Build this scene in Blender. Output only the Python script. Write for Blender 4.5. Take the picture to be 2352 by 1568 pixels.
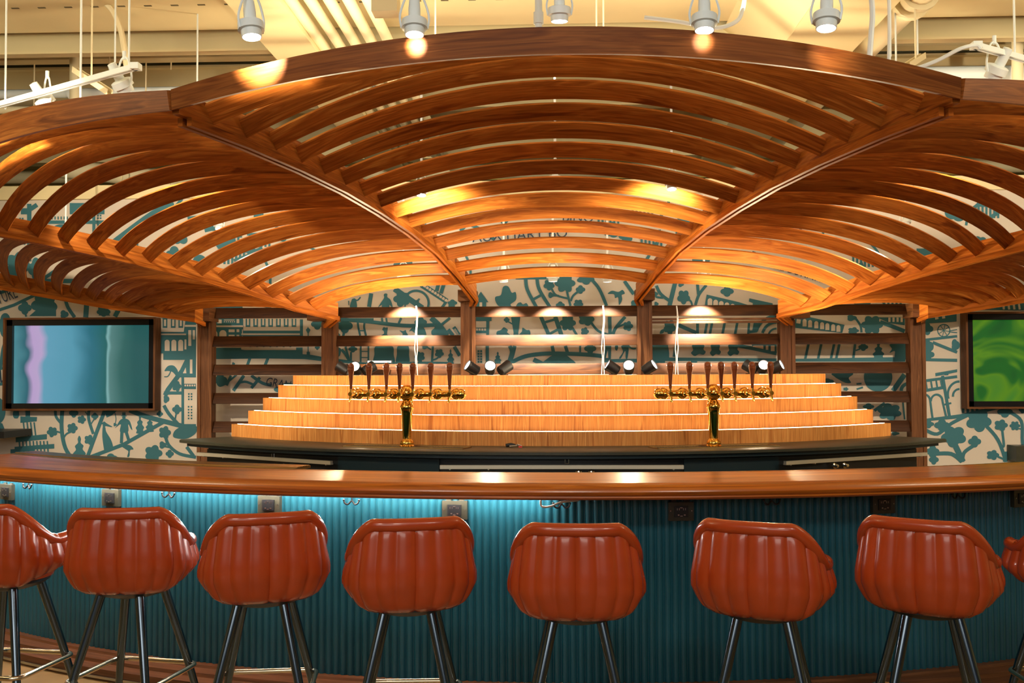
import bpy, bmesh, random
from math import sin, cos, pi, radians, sqrt, atan2, hypot
from mathutils import Vector, Matrix
for o in list(bpy.data.objects): bpy.data.objects.remove(o)
S = bpy.context.scene; COL = S.collection
random.seed(7)
V = Vector
# ------------------------------------------------------------------ camera
FPX = 2300.0; PITCH, YAW, ROLL = radians(1.64), radians(2.3), radians(0.2)
CAMLOC = V((0, 0, 1.62))
fw = V((-sin(YAW)*cos(PITCH), cos(YAW)*cos(PITCH), sin(PITCH)))
rt = V((cos(YAW), sin(YAW), 0)); up = rt.cross(fw)
rt, up = rt*cos(ROLL)-up*sin(ROLL), up*cos(ROLL)+rt*sin(ROLL)
cd = bpy.data.cameras.new('camera'); cam = bpy.data.objects.new('camera', cd); COL.objects.link(cam)
cd.sensor_width = 36; cd.lens = 36*FPX/2352; cd.clip_start = .05; cd.clip_end = 100
cam.matrix_world = Matrix(((rt.x, up.x, -fw.x, 0), (rt.y, up.y, -fw.y, 0), (rt.z, up.z, -fw.z, CAMLOC.z), (0, 0, 0, 1)))
S.camera = cam
def ray(px, py): return fw*FPX + rt*(px-1176) - up*(py-784)
def at(px, py, Y):
    d = ray(px, py); return CAMLOC + d*(Y/d.y)
def atz(px, py, Z):
    d = ray(px, py); return CAMLOC + d*((Z-1.62)/d.z)
X0 = .035; CY = 11.1           # every curved counter shares this centre
def atr(px, py, R):
    d = ray(px, py); a = d.x**2+d.y**2; b = -2*(d.x*X0+d.y*CY); c = X0**2+CY**2-R*R
    t = (-b-sqrt(b*b-4*a*c))/(2*a); return CAMLOC+d*t
# ------------------------------------------------------------------ world and light
S.view_settings.view_transform = 'Standard'; S.view_settings.look = 'None'
S.view_settings.exposure = 0.0; S.view_settings.gamma = 1; S.view_settings.use_curve_mapping = False
w = bpy.data.worlds.new('world'); S.world = w; w.use_nodes = True
w.node_tree.nodes['Background'].inputs[0].default_value = (.8, .85, 1, 1); w.node_tree.nodes['Background'].inputs[1].default_value = .06
def area(name, loc, target, sx, sy, power, col):
    l = bpy.data.lights.new(name, 'AREA'); l.shape = 'RECTANGLE'; l.size = sx; l.size_y = sy; l.energy = power; l.color = col
    o = bpy.data.objects.new(name, l); COL.objects.link(o); o.location = loc
    o.rotation_euler = (V(target)-V(loc)).to_track_quat('-Z', 'Y').to_euler(); return o
area('window_daylight', (-1.5, -4.5, 3.0), (-.5, 6, 2.6), 6, 1.5, 120, (1, .93, .84))
for x in (-2.2, .2, 2.4):
    area('room_lamp', (x, -.6, 4.1), (x*.6, 5.5, .3), .8, .5, 42, (1, .9, .78))
area('ceiling_fill', (-4.5, 3.5, 3.3), (-3.5, 8, 4.7), 1.5, .5, 88, (1, .84, .56))  # this and the next two: fill lights added to brighten the ceiling, no fixtures
area('ceiling_fill', (0, 6.5, 3.75), (0, 8, 4.7), 3.5, .5, 32, (1, .84, .56))
area('ceiling_fill', (4.5, 3.5, 3.3), (3.5, 8, 4.7), 1.5, .5, 88, (1, .84, .56))
area('hall_lamp', (0, 14, 4.0), (0, 12, 0), 12, 1, 90, (1, .84, .5))
def spot(loc, target, power, angle, col=(1, .86, .66), blend=.5, rad=.03, name='spot_light'):
    l = bpy.data.lights.new(name, 'SPOT'); l.energy = power; l.spot_size = radians(angle); l.spot_blend = blend; l.color = col; l.shadow_soft_size = rad
    o = bpy.data.objects.new(name, l); COL.objects.link(o); o.location = loc
    o.rotation_euler = (V(target)-V(loc)).to_track_quat('-Z', 'Y').to_euler(); return o
# ------------------------------------------------------------------ materials
def newmat(name):
    m = bpy.data.materials.new(name); m.use_nodes = True; return m, m.node_tree.nodes, m.node_tree.links, m.node_tree.nodes['Principled BSDF']
def plain(name, col, rough=.5, metal=0., coat=0., emit=None, es=0., noise=0., nscale=20., bump=0.):
    m, n, l, b = newmat(name)
    b.inputs['Base Color'].default_value = (*col, 1); b.inputs['Roughness'].default_value = rough; b.inputs['Metallic'].default_value = metal
    b.inputs['Coat Weight'].default_value = coat; b.inputs['Coat Roughness'].default_value = .08
    if emit: b.inputs['Emission Color'].default_value = (*emit, 1); b.inputs['Emission Strength'].default_value = es
    if noise or bump:
        tc = n.new('ShaderNodeTexCoord'); t = n.new('ShaderNodeTexNoise'); t.inputs['Scale'].default_value = nscale; t.inputs['Detail'].default_value = 4
        l.new(tc.outputs['Object'], t.inputs['Vector'])
        if noise:
            h = n.new('ShaderNodeMixRGB'); h.blend_type = 'MULTIPLY'; h.inputs[0].default_value = noise
            h.inputs[1].default_value = (*col, 1); l.new(t.outputs['Fac'], h.inputs[2]); l.new(h.outputs[0], b.inputs['Base Color'])
        if bump:
            bp = n.new('ShaderNodeBump'); bp.inputs['Strength'].default_value = bump; bp.inputs['Distance'].default_value = .002
            l.new(t.outputs['Fac'], bp.inputs['Height']); l.new(bp.outputs[0], b.inputs['Normal'])
    return m
def wood(name, dark, mid, light, rough=.35, coat=0., su=1.6, sv=16, fine=.35, vary=.25, swap=False, spec=.28):
    m, n, l, b = newmat(name)
    uv = n.new('ShaderNodeUVMap'); oi = n.new('ShaderNodeObjectInfo')
    off = n.new('ShaderNodeVectorMath'); off.operation = 'SCALE'; cmb = n.new('ShaderNodeCombineXYZ')
    for k in range(3): l.new(oi.outputs['Random'], cmb.inputs[k])
    l.new(cmb.outputs[0], off.inputs[0]); off.inputs['Scale'].default_value = 37.
    add = n.new('ShaderNodeVectorMath'); l.new(uv.outputs[0], add.inputs[0]); l.new(off.outputs[0], add.inputs[1])
    def nz(sx, sy, det, dist):
        mp = n.new('ShaderNodeMapping'); mp.inputs['Scale'].default_value = ((sy, sx, 1) if swap else (sx, sy, 1)); l.new(add.outputs[0], mp.inputs[0])
        t = n.new('ShaderNodeTexNoise'); t.inputs['Scale'].default_value = 1; t.inputs['Detail'].default_value = det; t.inputs['Distortion'].default_value = dist
        l.new(mp.outputs[0], t.inputs['Vector']); return t
    a = nz(su, sv, 3, .9); c = nz(su*3, sv*11, 3, .2)
    r = n.new('ShaderNodeValToRGB'); e = r.color_ramp.elements
    e[0].position = .3; e[0].color = (*dark, 1); e[1].position = .72; e[1].color = (*light, 1); x = e.new(.52); x.color = (*mid, 1)
    mul = n.new('ShaderNodeMath'); mul.operation = 'MULTIPLY'; mul.inputs[1].default_value = 7.; l.new(a.outputs['Fac'], mul.inputs[0])
    pp = n.new('ShaderNodeMath'); pp.operation = 'PINGPONG'; pp.inputs[1].default_value = 1.; l.new(mul.outputs[0], pp.inputs[0])
    mx = n.new('ShaderNodeMix'); mx.inputs[0].default_value = .28; l.new(a.outputs['Fac'], mx.inputs[2]); l.new(pp.outputs[0], mx.inputs[3])
    l.new(mx.outputs[0], r.inputs[0])
    r2 = n.new('ShaderNodeMapRange'); r2.inputs[1].default_value = .3; r2.inputs[2].default_value = .7; r2.inputs[3].default_value = 1-fine; r2.inputs[4].default_value = 1.06
    l.new(c.outputs['Fac'], r2.inputs[0])
    r3 = n.new('ShaderNodeMapRange'); r3.inputs[3].default_value = 1-vary; r3.inputs[4].default_value = 1+vary; l.new(oi.outputs['Random'], r3.inputs[0])
    m1 = n.new('ShaderNodeMath'); m1.operation = 'MULTIPLY'; l.new(r2.outputs[0], m1.inputs[0]); l.new(r3.outputs[0], m1.inputs[1])
    vm = n.new('ShaderNodeVectorMath'); vm.operation = 'SCALE'; l.new(r.outputs[0], vm.inputs[0]); l.new(m1.outputs[0], vm.inputs['Scale'])
    l.new(vm.outputs[0], b.inputs['Base Color']); b.inputs['Roughness'].default_value = rough; b.inputs['Specular IOR Level'].default_value = spec
    b.inputs['Coat Weight'].default_value = coat; b.inputs['Coat Roughness'].default_value = .17
    return m
M = {}
M['walnut'] = wood('walnut', (.27, .066, .009), (.50, .150, .022), (.66, .25, .045), rough=.42, spec=.10)
M['fascia'] = wood('fascia_walnut', (.15, .040, .008), (.27, .082, .016), (.37, .13, .028), rough=.42, spec=.12)
M['rail'] = wood('rail_walnut', (.18, .040, .005), (.36, .098, .012), (.50, .165, .022), rough=.5, spec=.04)
M['post'] = wood('post_walnut', (.085, .032, .011), (.14, .055, .02), (.20, .085, .033), rough=.55, spec=.15, vary=.1)
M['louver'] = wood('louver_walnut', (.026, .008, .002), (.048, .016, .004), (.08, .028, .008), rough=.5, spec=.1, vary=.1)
M['tier'] = wood('tier_veneer', (.42, .14, .028), (.62, .26, .065), (.72, .35, .10), rough=.5, su=1.3, sv=30, fine=.3, vary=.08, swap=True)
M['bartop'] = wood('bartop', (.22, .045, .004), (.52, .13, .008), (.74, .24, .018), rough=.36, coat=.55, su=.8, sv=14, vary=0)
M['plinth'] = wood('plinth', (.08, .03, .012), (.15, .06, .025), (.22, .09, .04), rough=.45, su=1, sv=30, vary=.05)
M['handle'] = wood('tap_handle', (.14, .03, .009), (.26, .065, .02), (.36, .11, .04), rough=.3, coat=.3, vary=.15)
M['teal'] = plain('teal_paint', (.012, .10, .145), .3, noise=.25, nscale=3)
M['leather'] = plain('cognac_leather', (.50, .062, .010), .27, coat=.4, noise=.35, nscale=9, bump=.25)
M['chrome'] = plain('dark_chrome', (.13, .17, .21), .2, metal=1)
M['brightchrome'] = plain('bright_chrome', (.8, .76, .68), .12, metal=1)
M['bar_handle'] = plain('brushed_handle', (.62, .58, .48), .38, metal=.55)
M['ring'] = plain('ring_chrome', (.72, .62, .45), .2, metal=1)
M['brass'] = plain('polished_brass', (.86, .52, .12), .09, metal=1)
M['black'] = plain('black', (.006, .007, .009), .45)
M['blackgloss'] = plain('black_gloss', (.008, .008, .01), .12)
M['counter'] = plain('dark_laminate', (.05, .052, .036), .36, noise=.5, nscale=30)
M['tealfront'] = plain('dark_teal_front', (.006, .022, .03), .4)
M['white'] = plain('white_enamel', (.72, .8, .82), .4)
M['cream'] = plain('cream_ceiling_paint', (.80, .69, .40), .7, noise=.25, nscale=1.5)
M['deck'] = plain('deck_paint', (.15, .15, .085), .8, noise=.5, nscale=1.2)
M['pipe'] = plain('pipe_paint', (.78, .70, .47), .5)
M['slotdark'] = plain('slot_dark', (.12, .10, .05), .9)
M['wallpaper'] = plain('wallpaper_cream', (.60, .545, .475), .75, noise=.15, nscale=1.)
M['ink'] = plain('wallpaper_teal', (.03, .16, .21), .7, noise=.25, nscale=1.3)
M['letterink'] = plain('letter_navy', (.02, .05, .10), .7)
M['floor'] = plain('floor', (.42, .28, .12), .4, noise=.6, nscale=6)
M['led'] = plain('led', (1, 1, 1), .5, emit=(1, .70, .36), es=27)
M['ledcool'] = plain('led_cool', (1, 1, 1), .5, emit=(1, .96, .88), es=130)
M['lens'] = plain('lens', (1, 1, 1), .5, emit=(1, .92, .82), es=13)
M['lensdim'] = plain('lens_dim', (1, 1, 1), .5, emit=(1, .9, .85), es=7)
M['red'] = plain('red_plastic', (.6, .03, .02), .4)
M['steel'] = plain('steel', (.5, .5, .48), .3, metal=1)
M['tray'] = plain('drip_tray_metal', (.55, .38, .17), .3, metal=1)
M['cable'] = plain('cable_white', (.6, .57, .5), .5)
M['paper'] = plain('sign_white', (.75, .78, .78), .5)
# ------------------------------------------------------------------ mesh builder
class MB:
    def __init__(s): s.bm = bmesh.new(); s.uv = s.bm.loops.layers.uv.new('UVMap')
    def face(s, pts, uvs=None, mat=0):
        vs = [s.bm.verts.new(p) for p in pts]
        try: f = s.bm.faces.new(vs)
        except ValueError: return
        f.material_index = mat
        if uvs:
            for lp, u in zip(f.loops, uvs): lp[s.uv].uv = u
        return f
    def loft(s, rings, closed=True, cap=True, mat=0, loop=False):
        n = len(rings[0]); vv = [[s.bm.verts.new(p) for p in r] for r in rings]
        us = [0.]
        for a, b in zip(rings, rings[1:]): us.append(us[-1]+(V(b[0])-V(a[0])).length)
        vs = [0.]; r0 = rings[len(rings)//2]
        for k in range(n): vs.append(vs[-1]+(V(r0[(k+1) % n])-V(r0[k])).length)
        m = len(rings)
        for i in range(m if loop else m-1):
            j = (i+1) % m; uj = us[j] if j else us[-1]+(V(rings[0][0])-V(rings[-1][0])).length
            for k in range(n if closed else n-1):
                k2 = (k+1) % n
                try: f = s.bm.faces.new((vv[i][k], vv[i][k2], vv[j][k2], vv[j][k]))
                except ValueError: continue
                f.material_index = mat
                for lp, u in zip(f.loops, ((us[i], vs[k]), (us[i], vs[k+1]), (uj, vs[k+1]), (uj, vs[k]))): lp[s.uv].uv = u
        if cap and closed and not loop:
            for r in (vv[0], vv[-1][::-1]):
                try:
                    f = s.bm.faces.new(r[::-1]); f.material_index = mat
                    for lp in f.loops: lp[s.uv].uv = (lp.vert.co.x+lp.vert.co.y, lp.vert.co.z)
                except ValueError: pass
        return s
    def box(s, a, b, mat=0, rot=None):
        a, b = V(a), V(b); c = (a+b)/2; h = (b-a)/2; ax = max(range(3), key=lambda i: abs(h[i])); o = [i for i in range(3) if i != ax]
        R3 = rot or Matrix.Identity(3); rings = []
        for sgn in (-1, 1):
            r = []
            for (p, q) in ((-1, -1), (1, -1), (1, 1), (-1, 1)):
                v = V((0, 0, 0)); v[ax] = sgn*h[ax]; v[o[0]] = p*h[o[0]]; v[o[1]] = q*h[o[1]]; r.append(c+R3 @ v)
            rings.append(r)
        return s.loft(rings, mat=mat)
    def tube(s, path, r, n=10, mat=0, cap=True, loop=False):
        path = [V(p) for p in path]; rr = r if isinstance(r, (list, tuple)) else [r]*len(path); rings = []; prev = None
        for i, p in enumerate(path):
            if loop: t = path[(i+1) % len(path)]-path[i-1]
            else: t = path[min(i+1, len(path)-1)]-path[max(i-1, 0)]
            t.normalize()
            if prev is None:
                a = V((0, 0, 1)) if abs(t.z) < .9 else V((1, 0, 0)); u = t.cross(a).normalized()
            else: u = (prev-t*prev.dot(t)).normalized()
            prev = u; v = t.cross(u)
            rings.append([p+(u*cos(2*pi*k/n)+v*sin(2*pi*k/n))*rr[i] for k in range(n)])
        return s.loft(rings, cap=cap, mat=mat, loop=loop)
    def lathe(s, prof, base=(0, 0, 0), axis=(0, 0, 1), n=24, mat=0):
        base = V(base); q = V((0, 0, 1)).rotation_difference(V(axis).normalized())
        return s.loft([[base+q @ V((max(r, .0004)*cos(2*pi*k/n), max(r, .0004)*sin(2*pi*k/n), z)) for k in range(n)] for r, z in prof], mat=mat)
    def ball(s, c, r, n=18, mat=0, sz=1):
        return s.lathe([(r*sin(pi*k/12), -r*sz*cos(pi*k/12)) for k in range(13)], c, n=n, mat=mat)
    def build(s, name, mats, parent=None, sharp=38, loc=None):
        bm = s.bm; bmesh.ops.recalc_face_normals(bm, faces=bm.faces); bm.normal_update()
        for f in bm.faces: f.smooth = True
        for e in bm.edges:
            if len(e.link_faces) == 2 and e.calc_face_angle(0) > radians(sharp): e.smooth = False
        me = bpy.data.meshes.new(name); bm.to_mesh(me); bm.free()
        for m in (mats if isinstance(mats, list) else [mats]): me.materials.append(m)
        o = bpy.data.objects.new(name, me); COL.objects.link(o)
        if parent: o.parent = parent
        if loc: o.location = loc
        return o
def tag(o, label, cat, group=None, kind=None):
    o['label'] = label; o['category'] = cat
    if group: o['group'] = group
    if kind: o['kind'] = kind
    return o
def thing(name, label, cat, loc=(0, 0, 0), rz=0, group=None):
    o = bpy.data.objects.new(name, None); COL.objects.link(o); o.location = loc; o.rotation_euler = (0, 0, rz); o.empty_display_size = .1
    return tag(o, label, cat, group)
def struct(o): o['kind'] = 'structure'; return o
def copy_tree(o, parent=None):
    c = o.copy(); COL.objects.link(c); c.parent = parent
    for ch in list(o.children): copy_tree(ch, c)
    return c
def catmull(pts, n=6, loop=False):
    pts = [V(p) for p in pts]; out = []; N = len(pts)
    for i in range(N if loop else N-1):
        g = (lambda k: pts[k % N]) if loop else (lambda k: pts[min(max(k, 0), N-1)])
        p0, p1, p2, p3 = g(i-1), g(i), g(i+1), g(i+2)
        for k in range(n):
            t = k/n; out.append(.5*((2*p1)+(p2-p0)*t+(2*p0-5*p1+4*p2-p3)*t*t+(3*p1-p0-3*p2+p3)*t**3))
    if not loop: out.append(pts[-1])
    return out
def arc_ring(mb, prof, a0, a1, n=90, mat=0):      # prof: (radius, z) closed section swept about the shared centre
    return mb.loft([[V((X0+r*sin(a), CY-r*cos(a), z)) for r, z in prof] for a in [a0+(a1-a0)*k/n for k in range(n+1)]], mat=mat)
# ------------------------------------------------------------------ room shell
m = MB(); m.box((-9, -6, -.1), (9, 22, 0)); struct(m.build('floor', M['floor']))
m = MB(); m.box((-9, 9.4, 0), (9, 9.6, 3.36)); wall_back = struct(m.build('wall_back', M['wallpaper']))
m = MB(); m.box((-9, 9.36, 3.27), (9, 9.4, 3.4)); struct(m.build('trim_1', M['cream']))
m = MB(); m.box((-9.2, -6, -.1), (-9, 22, 5.2)); struct(m.build('wall_left', M['cream']))
m = MB(); m.box((9, -6, -.1), (9.2, 22, 5.2)); struct(m.build('wall_right', M['cream']))
m = MB(); m.box((-9, 22, 0), (9, 22.2, 5.2)); struct(m.build('wall_far', M['deck']))
m = MB()      # ribbed metal deck
yy = 7.6; rings = []
prof = []
while yy < 22:
    prof += [(yy, 4.98), (yy+.16, 4.98), (yy+.22, 4.86), (yy+.44, 4.86), (yy+.5, 4.98)]; yy += .5
rings = [[V((x, a, b)) for a, b in prof]+[V((x, 22, 5.2)), V((x, 7.6, 5.2))] for x in (-9, 9)]
m.loft(rings); m.box((-9, -6, 4.98), (9, 7.6, 5.2)); struct(m.build('ceiling', M['deck']))
# ceiling slab with slots, beams, ducts and pipes
m = MB(); m.box((-9, 2.0, 4.32), (9, 7.75, 4.42))
for yr in (4.6, 5.05, 5.5, 5.95, 6.4, 6.85, 7.2):
    for k in range(90):
        x = -8.9+k*.2+(yr*7 % .1); m.box((x, yr, 4.316), (x+.055, yr+.018, 4.321), mat=1)
o = m.build('ceiling_slab', [M['cream'], M['slotdark']]); tag(o, 'cream perforated ceiling slab with rows of short dark slots', 'ceiling panel')
for i, (y, z0, z1, d, lb) in enumerate(((7.95, 4.22, 4.5, .10, 'nearest the slotted slab'), (8.75, 4.42, 4.8, .14, 'second behind the slotted slab'), (10.1, 4.3, 4.75, .16, 'above the mural wall'), (11.6, 4.1, 4.7, .2, 'just behind the mural wall'), (13.6, 4.2, 4.8, .25, 'deep behind the mural wall'), (16.2, 4.2, 4.8, .3, 'farthest back near the end wall'))):
    m = MB(); m.box((-9, y, z0), (9, y+.02, z1)); m.box((-9, y-d/2, z0-.02), (9, y+d/2, z0)); m.box((-9, y-d/2, z1-.02), (9, y+d/2, z1))
    tag(m.build('ceiling_joist', M['cream']), 'cream painted steel ceiling joist '+lb, 'joist', 'ceiling joists')
def hpipe(p0, p1, r, label, mt='pipe', couplings=(), name='ceiling_pipe', group='ceiling pipes', n=14):
    m = MB(); m.tube([p0, p1], r, n)
    p0, p1 = V(p0), V(p1); d = (p1-p0).normalized()
    for c in couplings:
        q = p0+(p1-p0)*c; m.tube([q-d*.03, q+d*.03], r*1.35, n)
    return tag(m.build(name, M[mt]), label, 'pipe', group)
hpipe((-9, 9.0, 4.17), (-1.6, 9.0, 4.2), .042, 'long horizontal white pipe crossing the ceiling at upper left', 'white', (.62, .83, .84))
hpipe((-9, 10.6, 4.45), (9, 10.6, 4.45), .05, 'cream horizontal pipe running above the mural wall', 'pipe', (.2, .4, .6, .8))
hpipe((2.6, 8.6, 4.12), (9, 8.6, 4.12), .07, 'thick cream horizontal pipe at upper right', 'white', (.3,))
hpipe((-9, 12.4, 4.1), (9, 12.4, 4.1), .09, 'fat cream pipe behind the mural wall top', 'pipe', (.25, .3, .5, .72))
hpipe((-5.2, 10.2, 3.75), (-2.6, 12.6, 3.8), .1, 'diagonal cream pipe with elbow seen through the left slats', 'pipe', (.2, .35, .6))
hpipe((-9, 8.3, 3.95), (-4.4, 8.9, 4.0), .035, 'slanted cream pipe at the far upper left', 'pipe')
for i, px in enumerate((672, 716, 760, 804, 848)):
    x = (px-1268)*6.75/2300
    hpipe((x, 3.5, 4.12), (x, 12.5, 4.12), .04, ('leftmost', 'second', 'middle', 'fourth', 'rightmost')[i]+' of five parallel cream conduits beside the ceiling beam', 'pipe', (.3, .55), name='ceiling_conduit', group='parallel conduits')
hpipe(at(1237, -30, 5.2), at(1237, 66, 5.2), .02, 'short white drop pipe above the middle of the canopy', 'white', (.75,))
hpipe(at(172, 60, 8.6), at(172, 250, 8.6), .045, 'vertical cream sprinkler drop pipe at upper left', 'pipe', (.08,))
hpipe(at(2337, 20, 8.2), at(2337, 200, 8.2), .045, 'vertical cream drop pipe at the upper right edge', 'pipe', (.05,))
hpipe((2.5, 3.5, 4.17), (2.5, 11.4, 4.17), .10, 'thick cream diagonal looking duct pipe at upper right', 'pipe', (.28, .3, .42, .44, .6), name='duct_pipe')
m = MB(); m.box((-2.14, 3.0, 4.05), (-1.78, 12, 4.32)); tag(m.build('ceiling_beam', M['cream']), 'pale boxed beam left of the parallel conduits', 'beam', 'boxed beams')
m = MB(); x0, x1 = 1.62, 2.3; m.box((x0+.12, 3.0, 4.04), (x1, 12, 4.32))
pr = [(x0-.25, 4.32), (x0+.12, 4.32), (x0+.12, 4.05)]
m.loft([[V((a, y, b)) for a, b in pr] for y in (3, 9)])
rb_ = tag(m.build('ceiling_beam', M['cream']), 'wide pale boxed beam beside the thick duct pipe', 'beam', 'boxed beams')
m = MB(); c = at(1812, 52, 6.2); c = V((1.56, c.y, 4.15)); m.lathe([(.075, 0), (.085, .004), (.085, .012), (.075, .012)], c, axis=(-.59, 0, -.81), n=30)
m.lathe([(0, .003), (.074, .003)], c, axis=(-.59, 0, -.81), n=30, mat=1)
m.build('round_opening', [M['cream'], M['slotdark']], rb_)
m = MB(); a, b = at(860, -8, 5.6), at(912, 24, 5.5); m.box((a.x, 5.5, b.z), (b.x, 5.62, a.z)); tag(m.build('junction_box', M['cream']), 'cream junction box at the right end of the conduits', 'box')
def wirey(name, pts, r, mt, label, cat, group=None, n=8):
    m = MB(); m.tube(catmull(pts, 8), r, n); return tag(m.build(name, M[mt]), label, cat, group)
wirey('flexible_conduit', [at(222, -10, 7.2), at(255, 20, 7.2), at(275, 60, 7.2), at(285, 110, 7.2), at(292, 165, 7.2)], .022, 'pipe', 'curved cream flexible conduit dropping near the left light track', 'conduit', 'flexible conduits')
wirey('flexible_conduit', [at(2000, -20, 5.0), at(2004, 30, 5.0), at(2001, 80, 5.0), at(1996, 150, 5.0)], .014, 'white', 'white flexible conduit hanging beside the thick duct pipe', 'conduit', 'flexible conduits')
wirey('flexible_conduit', [at(1712, -20, 6.4), at(1706, 20, 6.4), at(1690, 50, 6.4), at(1640, 64, 6.4), at(1560, 50, 6.4), at(1480, 40, 6.4)], .014, 'white', 'looping white conduit right of the middle spotlights', 'conduit', 'flexible conduits')
for px, y0, y1, D, mt in ((12, -10, 250, 6.5, 'white'), (78, 80, 250, 8.8, 'pipe'), (184, -10, 330, 6.0, 'white'), (251, -10, 160, 8.6, 'pipe'), (264, 30, 165, 7, 'white'), (296, -10, 158, 6.1, 'white'), (335, 85, 220, 8.8, 'pipe'), (393, 57, 160, 8.8, 'pipe'), (453, -10, 190, 7.4, 'white'), (1000, -10, 85, 6.6, 'pipe'), (1370, -10, 65, 7, 'pipe'), (1386, -10, 65, 7, 'pipe'), (2046, 0, 130, 7.6, 'white'), (2058, -10, 140, 7.0, 'white'), (2108, 35, 135, 7.2, 'white'), (2331, -10, 130, 6.1, 'white')):
    m = MB(); q = at(px, y1, D); m.tube([q, (q.x, q.y, 4.325 if D < 7.7 else 4.97)], .0065, 6)
    tag(m.build('hanger_rod', M[mt]), 'thin white vertical hanger rod dropping from the ceiling', 'rod', 'hanger rods')
# ------------------------------------------------------------------ wallpaper print
CR = {'a': (0, 640, 3.733), 'b': (470, 640, 6.532), 'c': (760, 640, 7.128), 'd': (1070, 620, 5.6), 'e': (1480, 640, 6.918), 'f': (1810, 640, 3.732), 'p': (0, 0, 1.)}
pm = MB(); WY = 9.4
EPS = [0, 0]
def wp(c, x, y, lay):
    ox, oy, s = CR[c]; return at(ox+x/s, oy+y/s, WY-.0035*(lay+1)-EPS[0]*2.5e-6)
def G(c, pts, k=0):
    if not EPS[1]: EPS[0] += 1
    pm.face([wp(c, x, y, k) for x, y in pts], mat={0: 0, 1: 1, 2: 0, 3: 1, 5: 2}[k])
def SM(c, pts, k=0, n=5): G(c, [(p.x, p.y) for p in catmull([(x, y, 0) for x, y in pts], n, True)], k)
def ST(c, pts, wd, k=0, smooth=True, taper=1.):
    ps = catmull([(x, y, 0) for x, y in pts], 5) if smooth and len(pts) > 2 else [V((x, y, 0)) for x, y in pts]
    L, R = [], []
    for i, p in enumerate(ps):
        t = (ps[min(i+1, len(ps)-1)]-ps[max(i-1, 0)]).normalized(); nn = V((-t.y, t.x, 0)); h = wd/2*(1+(taper-1)*i/(len(ps)-1)); L.append(p+nn*h); R.append(p-nn*h)
    EPS[0] += 1; EPS[1] = 1
    for i in range(len(ps)-1): G(c, [(L[i].x, L[i].y), (L[i+1].x, L[i+1].y), (R[i+1].x, R[i+1].y), (R[i].x, R[i].y)], k)
    EPS[1] = 0
def B(c, cx, cy, r, n=5, ry=None, ph=0., k=0, dep=.2):
    ry = ry or r; G(c, [(cx+r*(1-dep+dep*abs(cos(n*(t-ph)/2))*1.6)*cos(t), cy+ry*(1-dep+dep*abs(cos(n*(t-ph)/2))*1.6)*sin(t)) for t in [2*pi*i/64 for i in range(64)]], k)
def CC(c, cx, cy, r, k=0, ry=None): G(c, [(cx+r*cos(2*pi*i/40), cy+(ry or r)*sin(2*pi*i/40)) for i in range(40)], k)
def RC(c, x0, y0, x1, y1, k=0): G(c, [(x0, y0), (x1, y0), (x1, y1), (x0, y1)], k)
def AR(c, cx, cy, r, wd, a0, a1, k=0, ry=None): ST(c, [(cx+r*cos(radians(t)), cy-(ry or r)*sin(radians(t))) for t in [a0+(a1-a0)*i/10 for i in range(11)]], wd, k)
def arch(c, x0, x1, ytop, ybot, k=1): r = (x1-x0)/2; G(c, [(x0, ybot)]+[((x0+x1)/2-r*cos(pi*i/10), ytop+r-r*sin(pi*i/10)) for i in range(11)]+[(x1, ybot)], k)
def win(c, x0, y0, cols, rows, s, gap, k=0):
    for i in range(cols):
        for j in range(rows): RC(c, x0+i*(s+gap), y0+j*(s+gap), x0+i*(s+gap)+s, y0+j*(s+gap)+s, k)
def cypress(c, x, y0, y1, w_):
    h = y1-y0
    SM(c, [(x, y0), (x+.25*w_, y0+.12*h), (x+.2*w_, y0+.27*h), (x+.62*w_, y0+.38*h), (x+.5*w_, y0+.52*h), (x+.95*w_, y0+.68*h), (x+.7*w_, y0+.82*h), (x+.85*w_, y1), (x-.8*w_, y1), (x-.7*w_, y0+.84*h), (x-.95*w_, y0+.7*h), (x-.5*w_, y0+.54*h), (x-.65*w_, y0+.4*h), (x-.2*w_, y0+.27*h), (x-.25*w_, y0+.12*h)])
def man(c, x, y0, h, flip=1):
    f = flip; s = h
    RC(c, x-.055*s, y0, x+.055*s, y0+.11*s); RC(c, x-.09*s, y0+.10*s, x+.09*s, y0+.125*s); CC(c, x, y0+.16*s, .055*s)
    SM(c, [(x-.04*s, y0+.2*s), (x+.1*s, y0+.21*s), (x+.2*s, y0+.3*s), (x+.27*s, y0+.55*s), (x+.22*s, y0+.52*s), (x+.14*s, y0+.38*s), (x+.13*s, y0+.62*s), (x-.12*s, y0+.62*s), (x-.1*s, y0+.38*s), (x-.28*f*s, y0+.5*s), (x-.24*f*s, y0+.44*s), (x-.14*s, y0+.27*s)])
    ST(c, [(x-.06*s, y0+.58*s), (x-.08*s, y0+.98*s)], .1*s); ST(c, [(x+.06*s, y0+.58*s), (x+.17*s, y0+.93*s)], .1*s)
def lady(c, x, y0, h):
    s = h
    G(c, [(x-.11*s, y0+.06*s), (x+.02*s, y0-.01*s), (x+.09*s, y0+.05*s), (x+.28*s, y0+.16*s), (x+.26*s, y0+.18*s), (x+.05*s, y0+.14*s)])
    CC(c, x+.01*s, y0+.13*s, .05*s)
    SM(c, [(x-.03*s, y0+.17*s), (x+.05*s, y0+.19*s), (x+.08*s, y0+.33*s), (x+.24*s, y0+.6*s), (x+.31*s, y0+.85*s), (x+.28*s, y0+.93*s), (x+.06*s, y0+1.0*s), (x+.02*s, y0+.98*s), (x-.04*s, y0+.6*s), (x-.05*s, y0+.38*s)])
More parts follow.
